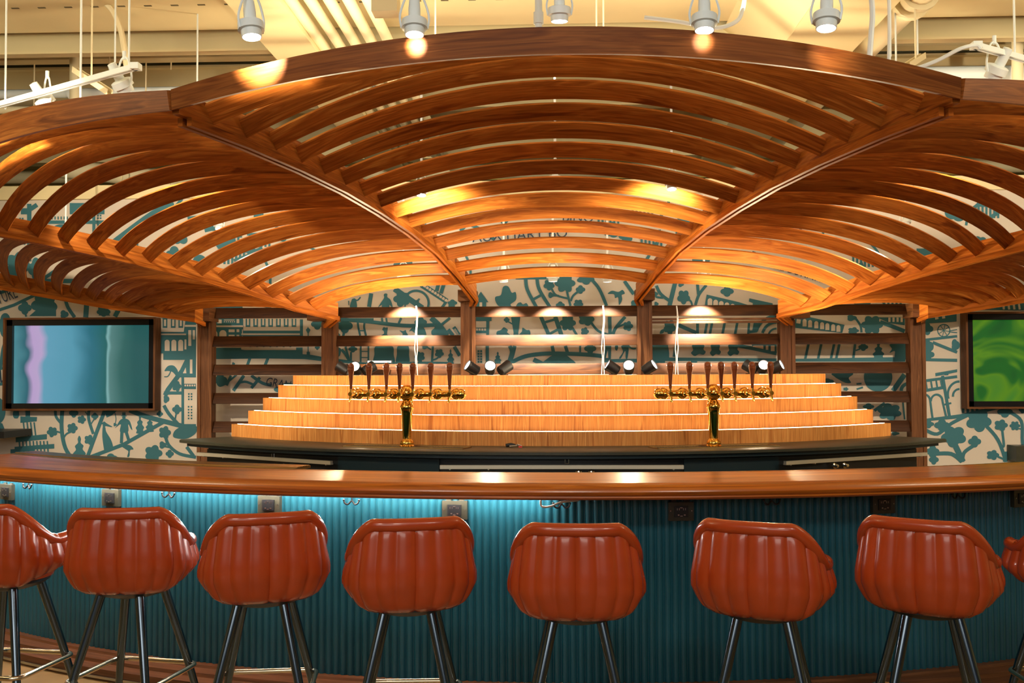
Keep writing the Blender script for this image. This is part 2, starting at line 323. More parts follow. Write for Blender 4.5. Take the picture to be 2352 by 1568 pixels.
# --- left part (crop a)
B('a', 380, 215, 105, 5, 95, .4); G('a', [(250, 320), (330, 250), (480, 260), (480, 320)]); B('a', 213, 250, 52, 4)
ST('a', [(215, 290), (225, 325)], 18); ST('a', [(-30, 275), (120, 225), (320, 130), (420, 95)], 26, smooth=False); ST('a', [(-30, 130), (110, 85), (200, 55)], 26, smooth=False)
ST('a', [(560, 160), (580, 240), (640, 330)], 30); ST('a', [(745, 185), (735, 330)], 44, smooth=False); B('a', 550, 305, 34, 3); B('a', 888, 275, 55, 5, 45, .3); G('a', [(845, 315), (865, 275), (915, 275), (945, 315)]); ST('a', [(1030, 240), (985, 325)], 40)
B('a', 45, 400, 75, 4, 95); ST('a', [(75, 480), (25, 600), (5, 780)], 26); ST('a', [(-10, 770), (90, 760)], 20); ST('a', [(-20, 905), (90, 895)], 26); 
for x in (8, 32, 55, 75): ST('a', [(x-6, 775), (x+4, 900)], 10)
CC('a', -15, 1130, 62, ry=110); G('a', [(-10, 1230), (20, 1240), (45, 1300), (-10, 1300)])
B('a', 137, 1160, 24, 2, 44); RC('a', 218, 1120, 258, 1200); G('a', [(175, 1180), (318, 1185), (315, 1222), (175, 1235)])
for x in (200, 232, 262, 292): ST('a', [(x, 1230), (x+14, 1345)], 13)
G('a', [(135, 1360), (402, 1330), (402, 1375), (135, 1402)]); G('a', [(125, 1440), (465, 1415), (465, 1455), (125, 1470)]); G('a', [(90, 1462), (300, 1450), (300, 1490), (90, 1495)]); G('a', [(300, 1500), (535, 1495), (530, 1560), (300, 1545)])
for x in range(165, 420, 30): ST('a', [(x, 1390), (x+12, 1540)], 13)
ST('a', [(475, 1100), (480, 1180), (530, 1245)], 24); ST('a', [(535, 1110), (528, 1280), (560, 1450), (640, 1568)], 34); ST('a', [(548, 1360), (570, 1330), (610, 1310)], 16); B('a', 620, 1280, 42, 5); ST('a', [(525, 1320), (470, 1305)], 16); B('a', 447, 1312, 42, 5, ph=.5)
cypress('a', 680, 1345, 1568, 58); B('a', 632, 1150, 36, 4); B('a', 700, 1207, 34, 5); B('a', 813, 1178, 28, 4); ST('a', [(765, 1110), (760, 1200), (800, 1330)], 26); ST('a', [(730, 1140), (760, 1175)], 10); ST('a', [(775, 1255), (805, 1205)], 10)
ST('a', [(905, 1110), (830, 1310), (745, 1540)], 32, smooth=False); B('a', 765, 1380, 40, 5); lady('a', 890, 1225, 260)
G('a', [(890, 1120), (1010, 1125), (960, 1170), (915, 1190)]); ST('a', [(980, 1130), (995, 1200), (985, 1250)], 7); man('a', 1062, 1145, 270); B('a', 986, 1250, 14, 3)
ST('a', [(730, 1545), (1060, 1420), (1400, 1228)], 32, smooth=False); cypress('a', 1200, 1165, 1325, 38); cypress('a', 1285, 1180, 1310, 38); ST('a', [(1110, 1125), (1250, 1180), (1400, 1220), (1560, 1262)], 42)
SM('a', [(1040, 1430), (1110, 1425), (1145, 1460), (1115, 1470), (1110, 1520), (1090, 1525), (1100, 1480), (1075, 1460)]); SM('a', [(745, 1568), (850, 1515), (880, 1568)]); B('a', 960, 1550, 50, 3)
B('a', 1315, 1495, 70, 5, 65); ST('a', [(1315, 1520), (1310, 1580)], 28); B('a', 1412, 1318, 48, 5, 52); ST('a', [(1420, 1360), (1450, 1430), (1540, 1500), (1680, 1530)], 28); B('a', 1395, 1425, 30, 3); B('a', 1455, 1500, 32, 4); ST('a', [(1400, 1435), (1470, 1450)], 14)
SM('a', [(1490, 1360), (1500, 1300), (1580, 1260), (1680, 1260), (1680, 1320), (1600, 1370)]); ST('a', [(1600, 1440), (1660, 1520)], 30)
# buildings between the left screen and the first post
RC('a', 1380, 335, 1680, 640); G('a', [(1380, 340), (1590, 352), (1575, 455), (1380, 455)], 1)
for x in (1395, 1465, 1530): RC('a', x, 340, x+40, 420, 2); RC('a', x+11, 350, x+29, 405, 3)
RC('a', 1380, 470, 1595, 482, 1)
for x in (1412, 1470, 1528): arch('a', x, x+42, 522, 618)
RC('a', 1585, 395, 1680, 412, 1); RC('a', 1582, 520, 1598, 605, 1); RC('a', 1615, 440, 1640, 575, 1); RC('a', 1652, 440, 1672, 520, 1)
RC('a', 1400, 640, 1680, 695); ST('a', [(1610, 690), (1560, 790), (1440, 950), (1415, 1000)], 40, smooth=False); G('a', [(1590, 690), (1680, 690), (1680, 845), (1545, 845)]); RC('a', 1628, 692, 1650, 812, 1); G('a', [(1568, 810), (1592, 760), (1598, 810)], 1)
SM('a', [(1410, 790), (1440, 748), (1490, 745), (1525, 790), (1520, 840), (1480, 800), (1440, 790)]); ST('a', [(1465, 790), (1440, 835), (1408, 840)], 9)
RC('a', 1555, 845, 1578, 1250); RC('a', 1578, 900, 1680, 945); 
for x in range(1582, 1670, 20): RC('a', x, 907, x+13, 922, 1)
RC('a', 1405, 965, 1560, 992); B('a', 1515, 922, 36, 5, 42); B('a', 1425, 1030, 24, 3, 34); B('a', 1518, 1120, 38, 4); B('a', 1370, 1158, 25, 4)
ST('a', [(1405, 1085), (1450, 1160), (1540, 1260)], 30); ST('a', [(1500, 1210), (1510, 1160)], 14); RC('a', 1550, 1245, 1680, 1300)
win('a', 1612, 980, 2, 3, 14, 9); win('a', 1610, 1090, 2, 5, 14, 11)
# --- crop b
RC('b', 120, 395, 575, 760); RC('b', 120, 700, 575, 725, 1); RC('b', 190, 612, 255, 668, 1); RC('b', 290, 612, 450, 625, 1); RC('b', 480, 605, 520, 665, 1); RC('b', 120, 395, 450, 405, 1)
for x in range(290, 450, 30): RC('b', x, 637, x+16, 653, 1)
RC('b', 480, 757, 520, 800, 1); RC('b', 575, 610, 1475, 900); RC('b', 580, 500, 1430, 778, 1); RC('b', 120, 755, 560, 900)
for x in (615, 730, 843, 955, 1072, 1188, 1305): RC('b', x, 600, x+70, 722, 2); RC('b', x+22, 590, x+50, 695, 3)
RC('b', 550, 820, 1430, 842, 3); RC('b', 550, 842, 1430, 856, 2)
arch('b', 95, 192, 775, 900); arch('b', 220, 328, 770, 900); RC('b', 360, 840, 450, 860, 1); RC('b', 360, 760, 450, 800, 1); RC('b', 480, 840, 520, 860, 1)
ST('b', [(1553, 820), (1553, 1130)], 16); G('b', [(1553, 715), (1560, 735), (1588, 765), (1560, 820), (1545, 820), (1517, 765), (1545, 735)]); G('b', [(1530, 1095), (1578, 1095), (1580, 1150), (1530, 1150)])
B('b', 1690, 680, 85, 4, 75); B('b', 1690, 1030, 34, 4)
G('b', [(120, 1035), (550, 1035), (550, 1060), (600, 1068), (1370, 1068), (1370, 1030), (1470, 1030), (1470, 1130), (1600, 1140), (1760, 1170), (1760, 1235), (1500, 1205), (960, 1195), (120, 1205)])
for x in (600, 700, 802, 900, 1000, 1100, 1200, 1300): RC('b', x, 1010, x+72, 1068, 1)
RC('b', 548, 1030, 572, 1055, 1); RC('b', 670, 1010, 1370, 1025)
ST('b', [(680, 1190), (640, 1300)], 44, smooth=False); ST('b', [(950, 1190), (905, 1300)], 44, smooth=False); B('b', 432, 1275, 22, 3); B('b', 130, 1285, 24, 3)
G('b', [(570, 380), (700, 375), (940, 440), (570, 440)], 1); ST('b', [(620, 375), (1000, 440)], 44); ST('b', [(900, 370), (1300, 440)], 60)
# crop b lower: road net behind the posts
B('b', 235, 1520, 95, 4, 90); ST('b', [(395, 1450), (330, 1600)], 40); ST('b', [(590, 1450), (430, 1680)], 50); ST('b', [(700, 1450), (860, 1560), (1010, 1600)], 46); ST('b', [(510, 1560), (620, 1545), (760, 1600)], 36); ST('b', [(830, 1480), (700, 1640)], 46)
ST('b', [(190, 1500), (260, 1600), (480, 1440)], 30); B('b', 1250, 1660, 190, 4, 90)
def TX(c, text, x, y, size, ang=0., k=5, sx=1., shear=0.):
    cu = bpy.data.curves.new('t', 'FONT'); cu.body = text; cu.size = 1; cu.fill_mode = 'FRONT'; cu.shear = shear; cu.resolution_u = 3
    o = bpy.data.objects.new('t', cu); COL.objects.link(o); dg = bpy.context.evaluated_depsgraph_get(); me = bpy.data.meshes.new_from_object(o.evaluated_get(dg))
    ca, sa = cos(radians(ang)), sin(radians(ang))
    for p in me.polygons:
        G(c, [(x+(ca*v.x*sx+sa*v.y)*size, y+(sa*v.x*sx-ca*v.y)*size) for v in [me.vertices[i].co for i in p.vertices]], k)
    bpy.data.objects.remove(o); bpy.data.curves.remove(cu); bpy.data.meshes.remove(me)
TX('b', 'GRAN', 905, 1600, 190, 10, sx=.72, shear=.1)
TX('a', 'CULTURE', -150, 270, 165, -20, sx=.46)
TX('a', 'ELL', -70, 890, 150, -4, sx=.45)
# --- crop c
G('c', [(280, 360), (300, 360), (300, 430), (288, 435)]); SM('c', [(320, 470), (318, 410), (335, 365), (350, 330), (400, 325), (420, 380), (422, 470)]); ST('c', [(395, 345), (440, 350), (485, 300)], 22)
ST('c', [(660, 240), (625, 460)], 66, smooth=False); 
SM('c', [(865, 262), (890, 240), (925, 250), (925, 300), (980, 350), (1010, 470), (960, 430), (950, 470), (840, 470), (835, 425), (770, 470), (820, 390), (870, 310)])
ST('c', [(1040, 165), (1250, 310), (1500, 480)], 90, smooth=False); B('c', 1160, 330, 125, 5, 120, .6); AR('c', 1395, 400, 205, 38, -20, 140); ST('c', [(1215, 400), (1215, 470)], 25)
SM('c', [(1340, 350), (1400, 350), (1440, 320), (1462, 340), (1445, 345), (1430, 400), (1380, 400)])
ST('c', [(1480, 95), (1900, 370)], 90, smooth=False); ST('c', [(1890, 370), (1820, 470)], 46)
for i in range(9):
    t = i/8; x, y = 1535+t*350, 122+t*232; G('c', [(x-26, y+8), (x-12, y-24), (x+10, y-26), (x+26, y-4), (x+14, y+26)], 1)
ST('c', [(1760, 85), (1730, 200)], 60, smooth=False); ST('c', [(1850, 85), (1800, 240)], 60, smooth=False); B('c', 1990, 395, 70, 4, 50); RC('c', 1925, 400, 2030, 470)
ST('c', [(120, 660), (600, 700), (1200, 765), (1700, 755)], 60); G('c', [(240, 645), (700, 645), (700, 690), (300, 690)]); B('c', 230, 770, 115, 4, 110); ST('c', [(225, 850), (200, 940)], 40)
ST('c', [(440, 700), (450, 800), (480, 930)], 34); ST('c', [(550, 720), (545, 800), (575, 930)], 34); RC('c', 450, 840, 560, 860)
ST('c', [(85, 860), (150, 930)], 26); ST('c', [(835, 640), (845, 710)], 34); ST('c', [(905, 640), (915, 710)], 30); ST('c', [(1150, 640), (1110, 730)], 38)
def hatman(c, x, y): SM(c, [(x-45, y+45), (x-20, y), (x+10, y+10), (x+45, y+8), (x+40, y+70), (x+35, y+120), (x+50, y+140), (x-60, y+140), (x-15, y+105), (x-25, y+60)])
hatman('c', 885, 790); SM('c', [(1125, 845), (1180, 855), (1225, 840), (1235, 875), (1270, 940), (1165, 940), (1175, 900)])
SM('c', [(1280, 860), (1340, 790), (1390, 790), (1390, 890), (1350, 870), (1320, 850)]); B('c', 1470, 710, 92, 4, 75); SM('c', [(1400, 760), (1500, 780), (1550, 860), (1550, 940), (1400, 940)])
ST('c', [(1640, 640), (1780, 770), (1900, 930)], 90); ST('c', [(1950, 640), (1810, 750)], 40); SM('c', [(1645, 860), (1690, 810), (1720, 760), (1840, 790), (1920, 930), (1680, 930)]); ST('c', [(1920, 830), (2000, 930)], 60); ST('c', [(2010, 790), (2100, 920)], 60)
for i in range(4): ST('c', [(1985+i*16, 850-i*12), (2050+i*16, 925)], 7, 1)
SM('c', [(70, 1130), (160, 1140), (150, 1250), (90, 1290), (60, 1220)]); ST('c', [(170, 1160), (230, 1220), (310, 1360)], 44); ST('c', [(240, 1110), (300, 1330)], 36); ST('c', [(330, 1200), (330, 1340)], 30); B('c', 360, 1150, 66, 4, 50)
ST('c', [(70, 1330), (300, 1360), (600, 1395), (1500, 1380), (2000, 1388)], 50); ST('c', [(490, 1105), (488, 1390)], 28); ST('c', [(615, 1105), (612, 1390)], 28)
for y in (1180, 1280, 1370): RC('c', 490, y, 612, y+16)
SM('c', [(740, 1100), (1000, 1100), (1030, 1240), (1025, 1395), (712, 1395), (712, 1240)]); SM('c', [(1100, 1100), (1265, 1100), (1280, 1240), (1275, 1395), (1075, 1395), (1080, 1240)])
B('c', 1455, 1270, 80, 5, 75, .5); ST('c', [(1460, 1300), (1470, 1390)], 50); B('c', 1540, 1120, 50, 3, 30); ST('c', [(1670, 1105), (1655, 1370)], 38); ST('c', [(1580, 1120), (1640, 1160)], 22); ST('c', [(1670, 1330), (1740, 1300), (1770, 1260)], 26); B('c', 1775, 1220, 68, 5, ph=.2); cypress('c', 1960, 1150, 1395, 60); ST('c', [(2020, 1110), (2110, 1260)], 60)
# --- crop d
G('d', [(100, 410), (193, 278), (290, 412), (262, 412), (262, 480), (100, 480)]); RC('d', 175, 415, 210, 480, 1)
SM('d', [(440, 470), (385, 410), (380, 345), (450, 320), (480, 215), (545, 210), (590, 290), (640, 285), (645, 380), (575, 440), (585, 475)]); SM('d', [(655, 475), (665, 430), (705, 415), (735, 440), (780, 425), (795, 475)])
ST('d', [(770, 100), (790, 250), (910, 480)], 44); ST('d', [(915, 100), (945, 250), (1090, 490)], 44); ST('d', [(870, 375), (990, 310)], 34, smooth=False); RC('d', 640, 85, 1060, 120)
B('d', 1070, 190, 66, 5, 66, .3); B('d', 1275, 170, 120, 6, 110); ST('d', [(1100, 230), (1160, 320), (1310, 365)], 26); ST('d', [(1060, 325), (1200, 330)], 24); B('d', 1095, 322, 36, 3); ST('d', [(1300, 270), (1345, 460)], 30); ST('d', [(1350, 400), (1380, 330), (1450, 270)], 28); B('d', 1475, 250, 55, 4, 50); B('d', 1447, 430, 58, 5, 50, .3); B('d', 1215, 450, 52, 4, 42)
B('d', 1540, 110, 105, 5, 70, .2); ST('d', [(1610, 110), (1720, 250), (1810, 460)], 42); SM('d', [(1825, 305), (1880, 265), (1960, 280), (2015, 255), (2045, 300), (2005, 320), (2010, 380), (1970, 450), (1960, 350), (1920, 360), (1905, 310)]); ST('d', [(2040, 140), (2160, 310)], 44); B('d', 2170, 440, 50, 3)
RC('d', 60, 600, 330, 655); G('d', [(262, 655), (300, 655), (298, 840), (262, 840)]); RC('d', 60, 740, 265, 812); RC('d', 108, 750, 262, 778, 1)
for x in range(120, 262, 35): RC('d', x, 750, x+8, 778, 2)
B('d', 525, 640, 34, 4); ST('d', [(610, 600), (650, 840)], 60, smooth=False); ST('d', [(670, 600), (640, 840)], 60, smooth=False); ST('d', [(540, 660), (610, 700)], 18); SM('d', [(400, 790), (450, 770), (490, 735), (540, 770), (530, 800), (565, 840), (410, 840)]); SM('d', [(685, 840), (720, 790), (730, 740), (780, 770), (820, 775), (820, 840)])
ST('d', [(965, 600), (1070, 840)], 50, smooth=False); ST('d', [(1150, 600), (1230, 840)], 56, smooth=False); ST('d', [(1020, 670), (1180, 625)], 32, smooth=False); ST('d', [(1060, 830), (1210, 750)], 34, smooth=False)
B('d', 1310, 680, 95, 6, 95); ST('d', [(1370, 740), (1430, 840)], 32); B('d', 1548, 630, 95, 5, 80); ST('d', [(1600, 660), (1700, 780), (1830, 830)], 32); ST('d', [(1850, 600), (1855, 830)], 46); ST('d', [(2050, 600), (1930, 740), (1890, 830)], 42); ST('d', [(1930, 740), (2030, 700)], 26); B('d', 2085, 720, 60, 5); B('d', 1530, 790, 48, 5, 50)
RC('d', 255, 975, 297, 1210); win('d', 150, 1030, 2, 5, 26, 8, 0); cypress('d', 410, 1050, 1210, 48); ST('d', [(565, 975), (590, 1060), (545, 1210)], 50); ST('d', [(630, 975), (590, 1130), (540, 1200)], 46)
ST('d', [(580, 1190), (760, 1110), (1000, 1075), (1300, 1075), (1600, 1090), (1780, 1110)], 52); ST('d', [(1110, 975), (1130, 1070)], 44); ST('d', [(1280, 975), (1310, 1070)], 44); SM('d', [(1000, 1215), (1060, 1130), (1150, 1085), (1260, 1085), (1340, 1130), (1395, 1215)]); ST('d', [(870, 1150), (1000, 1215)], 60, smooth=False)
ST('d', [(1470, 975), (1470, 1070)], 26); B('d', 1600, 1010, 70, 4, 60); ST('d', [(1600, 1000), (1605, 1090)], 50); G('d', [(1790, 975), (1870, 975), (1865, 1145), (2200, 1140), (2200, 1185), (1780, 1185)]); G('d', [(1800, 1130), (1825, 1030), (1832, 1130)], 1)
SM('d', [(1920, 975), (1958, 975), (1945, 1035), (1920, 1020)]); SM('d', [(2000, 975), (2090, 975), (2080, 1130), (2055, 1130), (2050, 1040), (1995, 1135), (1975, 1125), (2020, 1050)]); AR('d', 2160, 930, 80, 22, 200, 290)
# --- crop e
ST('e', [(190, 110), (260, 240), (400, 350)], 50); ST('e', [(490, 60), (400, 430)], 70, smooth=False); ST('e', [(150, 240), (200, 290), (300, 300)], 34); B('e', 180, 240, 35, 3); B('e', 190, 400, 34, 3); B('e', 580, 85, 45, 3); B('e', 625, 290, 95, 5, 105, .3); ST('e', [(690, 320), (740, 360), (760, 420)], 32)
ST('e', [(845, 80), (860, 250)], 46, smooth=False); ST('e', [(985, 100), (870, 250), (810, 420)], 46); B('e', 1315, 200, 95, 4, 75)
G('e', [(990, 250), (1500, 370), (1660, 420), (960, 420)]); 
for i in range(5): arch('e', 1005+i*90, 1080+i*90, 310+i*22, 440)
G('e', [(1670, 310), (2040, 390), (2040, 420), (1720, 420), (1725, 385), (1660, 360)])
B('e', 400, 770, 90, 5, 110, .2); SM('e', [(245, 870), (260, 820), (310, 800), (310, 850), (280, 870)]); ST('e', [(530, 720), (600, 760), (830, 860)], 60); ST('e', [(845, 680), (845, 870)], 44); 
for x in (1000, 1080, 1280, 1480): ST('e', [(x, 680), (x-40, 885)], 40, smooth=False)
ST('e', [(1665, 680), (1650, 885)], 36); G('e', [(1740, 680), (1830, 680), (1790, 850), (1640, 870), (1640, 820), (1715, 820)]); AR('e', 2100, 920, 330, 44, 90, 165); AR('e', 2100, 920, 230, 44, 90, 165); AR('e', 2100, 920, 130, 30, 90, 165)
G('e', [(120, 1050), (375, 1050), (395, 1180), (395, 1250), (2100, 1265), (2100, 1340), (120, 1340)]); ST('e', [(500, 1060), (470, 1240)], 44, smooth=False); RC('e', 330, 1308, 740, 1330, 1); RC('e', 840, 1313, 2100, 1330, 1)
for x, s in ((860, 1.), (1130, .75), (1415, .8)): SM('e', [(x-95*s, 1050), (x+85*s, 1050), (x+80*s, 1120), (x+115*s, 1160), (x+80*s, 1205), (x+10*s, 1195), (x-60*s, 1228), (x-118*s, 1180), (x-85*s, 1130)])
ST('e', [(1480, 1060), (1800, 1120), (2100, 1185)], 60); G('e', [(1700, 1040), (2100, 1040), (2100, 1180), (1900, 1130), (1720, 1080)]); RC('e', 1930, 1060, 1970, 1130, 1); RC('e', 2010, 1060, 2070, 1150, 1); G('e', [(1730, 1060), (1890, 1060), (1890, 1115), (1720, 1080)], 1)
# --- crop f
ST('f', [(545, 180), (640, 235)], 40); B('f', 672, 205, 34, 4); G('f', [(790, 185), (975, 185), (975, 240), (830, 240)]); 
for x in (835, 870, 905, 940): RC('f', x, 195, x+16, 232, 1)
G('f', [(150, 320), (485, 395), (465, 465), (60, 420), (60, 330)]); G('f', [(75, 345), (110, 350), (105, 385), (70, 380)], 1)
for x in (125, 172, 225, 275, 320, 370, 415): arch('f', x, x+34, 345+(x-125)*.18, 408+(x-125)*.16)
B('f', 545, 335, 40, 3, 25); ST('f', [(580, 340), (620, 400), (630, 460)], 20); B('f', 560, 445, 44, 5, 28); B('f', 720, 395, 85, 6, 75); ST('f', [(790, 370), (900, 410), (1000, 450)], 34); G('f', [(760, 330), (1000, 330), (1000, 398), (870, 380)])
for x in (860, 895, 930, 965): RC('f', x, 332, x+18, 370, 1)
G('f', [(60, 685), (1005, 670), (1005, 710), (60, 710)])
for x in (175, 285, 395, 440): ST('f', [(x, 560), (x-28, 690)], 22, smooth=False)
ST('f', [(575, 560), (560, 680)], 22); ST('f', [(580, 615), (620, 600)], 12); B('f', 645, 585, 38, 4, 30); cypress('f', 775, 540, 690, 52); SM('f', [(875, 560), (1010, 560), (1010, 690), (920, 680), (915, 620), (870, 635), (890, 600)])
B('f', 345, 880, 44, 3, 25); SM('f', [(380, 810), (555, 810), (520, 850), (540, 890), (490, 890), (430, 860), (400, 840)]); B('f', 495, 945, 22, 5, 15); CC('f', 772, 845, 122); G('f', [(585, 895), (630, 890), (630, 905), (588, 908)]); G('f', [(585, 940), (640, 922), (645, 938), (592, 953)])
ST('f', [(1000, 820), (900, 960)], 44, smooth=False); AR('f', 1030, 960, 60, 30, 90, 180)
B('f', 690, 1095, 44, 4, 26); ST('f', [(740, 1130), (830, 1065)], 26); B('f', 870, 1140, 95, 6, 68, .3); ST('f', [(985, 1060), (1000, 1205)], 14); B('f', 920, 1325, 32, 3, 16)
# right bay by the television
G('f', [(1165, 300), (1445, 270), (1445, 365), (1165, 385)])
G('f', [(1255, 300), (1285, 297), (1290, 345), (1262, 350)], 1); G('f', [(1315, 292), (1340, 288), (1348, 338), (1322, 342)], 1)
B('f', 1195, 430, 45, 4, 48); B('f', 1200, 580, 44, 3, 60); B('f', 1200, 650, 50, 4, 45); AR('f', 1335, 443, 52, 9, 0, 180); AR('f', 1335, 443, 52, 9, 180, 360)
for k_ in range(4): a_ = pi*k_/4+.2; ST('f', [(1335-50*cos(a_), 443-50*sin(a_)), (1335+50*cos(a_), 443+50*sin(a_))], 6, smooth=False)
ST('f', [(1380, 448), (1450, 435)], 8); ST('f', [(1380, 455), (1450, 462)], 8); ST('f', [(1165, 525), (1450, 492)], 22); ST('f', [(1240, 545), (1450, 630)], 26); B('f', 1435, 570, 34, 3, 50); G('f', [(1165, 680), (1450, 685), (1450, 712), (1165, 705)])
G('f', [(1262, 808), (1450, 775), (1450, 800), (1305, 828), (1265, 835)]); RC('f', 1340, 812, 1375, 826, 0); ST('f', [(1325, 830), (1385, 1185)], 26, smooth=False); ST('f', [(1165, 875), (1450, 838)], 24); ST('f', [(1165, 960), (1340, 930)], 26)
for x in (1180, 1225, 1270, 1310): ST('f', [(x, 870), (x+12, 945)], 14)
AR('f', 1470, 990, 100, 20, 90, 200, ry=110); AR('f', 1470, 1000, 55, 18, 90, 190)
for x in (1165, 1270): AR('f', x+5, 1050, 50, 18, 0, 180, ry=58); ST('f', [(x+55, 1050), (x+90 if x > 1200 else x+75, 1200)], 18)
ST('f', [(1330, 1080), (1400, 1065)], 16); G('f', [(1170, 1200), (1480, 1160), (1800, 1090), (1850, 1105), (1480, 1195), (1170, 1222)])
for x in (1490, 1530, 1570, 1610): RC('f', x, 1100, x+22, 1150)
B('f', 1205, 1245, 42, 4, 32); ST('f', [(1170, 1290), (1280, 1330), (1400, 1240), (1560, 1160)], 30); B('f', 1320, 1255, 60, 4, 48); B('f', 1420, 1350, 100, 5, 85, .4); B('f', 1635, 1215, 100, 5, 88, .2); ST('f', [(1690, 1250), (1800, 1380), (1870, 1568)], 30); B('f', 1825, 1255, 54, 5, 46); ST('f', [(1835, 1290), (1850, 1420), (1840, 1440)], 22); B('f', 1945, 1260, 42, 6, 38); ST('f', [(1960, 1280), (2010, 1290)], 12)
B('f', 1860, 1140, 60, 4, 44); ST('f', [(1900, 1140), (2000, 1220), (2010, 1400), (2050, 1568)], 28); B('f', 2010, 1120, 30, 4); B('f', 1600, 1395, 50, 4, 46); ST('f', [(1590, 1430), (1510, 1490), (1495, 1568)], 32); ST('f', [(1430, 1420), (1500, 1568)], 50); ST('f', [(1250, 1500), (1400, 1500), (1490, 1568)], 34); B('f', 1240, 1480, 52, 4, 48); B('f', 1250, 1550, 38, 4)
B('f', 1755, 1510, 50, 5, 40); ST('f', [(1790, 1520), (1860, 1550)], 18); B('f', 1925, 1455, 34, 4, 30); ST('f', [(1860, 1500), (1910, 1465)], 16); ST('f', [(1860, 1568), (1865, 1480)], 34)
G('f', [(1400, 210), (2023, 165), (2023, 270), (1520, 262)])
for x in (1830, 1875, 1920, 1965): G('f', [(x, 192), (x+20, 190), (x+30, 262), (x+12, 264)], 1)
# --- behind and above the canopy slats
rnd = random.Random(5)
for i in range(90):
    x = rnd.choice((rnd.uniform(-450, -60), rnd.uniform(2390, 2850))); y = rnd.uniform(480, 1080); q = rnd.random()
    if q < .4: B('p', x, y, rnd.uniform(12, 26), rnd.choice((3, 4, 5)), ph=rnd.random())
    elif q < .8:
        a_ = rnd.uniform(-1.5, 1.5); L_ = rnd.uniform(40, 110); ST('p', [(x, y), (x+L_*.5*cos(a_)+8, y+L_*.5*sin(a_)), (x+L_*cos(a_), y+L_*sin(a_))], rnd.uniform(6, 11))
    else: cypress('p', x, y-30, y+30, 14)
TX('p', 'AUXILIARY BO', 1085, 556, 34, -3, sx=.98); TX('p', 'BINO', 1290, 508, 34, 2, sx=.9); TX('p', 'DANIEL BURNHAM', 1720, 598, 34, 17, sx=.72)
RC('p', -60, 470, -10, 640); RC('p', 62, 468, 72, 600); RC('p', 160, 466, 240, 492); RC('p', 48, 478, 62, 492); RC('p', 0, 506, 250, 514); win('p', 44, 500, 2, 2, 4, 2); win('p', 223, 493, 2, 2, 4, 2); win('p', 223, 508, 2, 3, 4, 2); win('p', 48, 552, 2, 2, 4, 2)
for x in range(118, 200, 7): RC('p', x, 497, x+3, 504)
RC('p', 212, 480, 219, 545); AR('p', 140, 545, 26, 8, 0, 180); AR('p', 140, 545, 14, 5, 0, 180); ST('p', [(70, 480), (85, 470)], 10); ST('p', [(255, 560), (350, 490), (400, 470)], 12)
B('p', 40, 610, 26, 5, 30); B('p', 82, 618, 16, 4, 24); ST('p', [(118, 640), (135, 610), (128, 655)], 4); ST('p', [(150, 605), (100, 640)], 8); RC('p', 60, 640, 200, 650)
for i in range(70):
    x = rnd.uniform(300, 2330); y = rnd.uniform(472, 615)
    if 1080 < x < 1400 and y > 520: continue
    if 1720 < x < 1900 and y > 560: continue
    q = rnd.random()
    if q < .36: B('p', x, y, rnd.uniform(12, 26), rnd.choice((3, 4, 5)), ph=rnd.random())
    elif q < .66:
        a_ = rnd.uniform(-1.4, 1.4); L_ = rnd.uniform(35, 80); ST('p', [(x, y), (x+L_*.5*cos(a_)+8, y+L_*.5*sin(a_)), (x+L_*cos(a_), y+L_*sin(a_))], rnd.uniform(5, 10))
    elif q < .82:
        for k_ in range(6): RC('p', x+k_*9, y, x+k_*9+5, y+26)
        RC('p', x-4, y-6, x+56, y)
    elif q < .92: AR('p', x, y, 24, 6, 0, 180)
    else: RC('p', x, y, x+40, y+18)
for px, py, r in ((400, 585, 18), (520, 560, 22), (470, 690, 30)): B('p', px, py, r, 4)
pr_ = pm.build('wallpaper_print', [M['ink'], M['wallpaper'], M['letterink']], wall_back); pr_['label'] = 'teal printed silhouettes of trees, people and bridges'
# ------------------------------------------------------------------ slatted canopy
canopy = thing('slatted_canopy', 'large fan shaped canopy of curved walnut slats arching over the bar', 'canopy', (X0, 8.5, 0))
IDX = list(range(-2, 15))
ZC = {14: 2.27, 13: 2.352, 12: 2.427, 11: 2.497, 10: 2.552, 9: 2.595, 8: 2.628, 7: 2.652, 6: 2.676, 5: 2.693, 4: 2.707, 3: 2.712, 2: 2.715, 1: 2.716, 0: 2.707, -1: 2.697, -2: 2.685}
ZB = {14: 2.105, 13: 2.14, 12: 2.174, 11: 2.228, 10: 2.285, 9: 2.333, 8: 2.377, 7: 2.418, 6: 2.455, 5: 2.490, 4: 2.525, 3: 2.556, 2: 2.585, 1: 2.613, 0: 2.637, -1: 2.656, -2: 2.67}
ZA = {14: 2.10, 13: 2.124, 12: 2.147, 11: 2.17, 10: 2.197, 9: 2.222, 8: 2.25, 7: 2.279, 6: 2.307, 5: 2.336, 4: 2.365, 3: 2.392, 2: 2.42, 1: 2.445, 0: 2.47, -1: 2.492, -2: 2.51}
AP = {13: .065, 12: .076, 11: .092, 10: .119, 9: .139, 8: .150, 7: .179, 6: .205, 5: .231, 4: .265, 3: .289, 2: .324, 1: .351, 0: .368, -1: .29, -2: .20}
def ribpt(r, i):       # r: 0 inner rib, 1 middle rib, 2 outer rib, on the left; x relative to the bar's axis
    if r == 0: return V((-(.769+.0539*(13-i)), 8.5-.3*(13-i), ZC[i]))
    if r == 1: return V((-(2.06+.15127*(13-i)), 8.5-.1331*(13-i), ZB[i]))
    return V((-(3.35+.1573*(13-i)), 8.75+.0158*(13-i), ZA[i]))
SR = {13: .05, 12: .055, 11: .06, 10: .07, 9: .08, 8: .09, 7: .10, 6: .105, 5: .11, 4: .12, 3: .14, 2: .16, 1: .17, 0: .17, -1: .15}
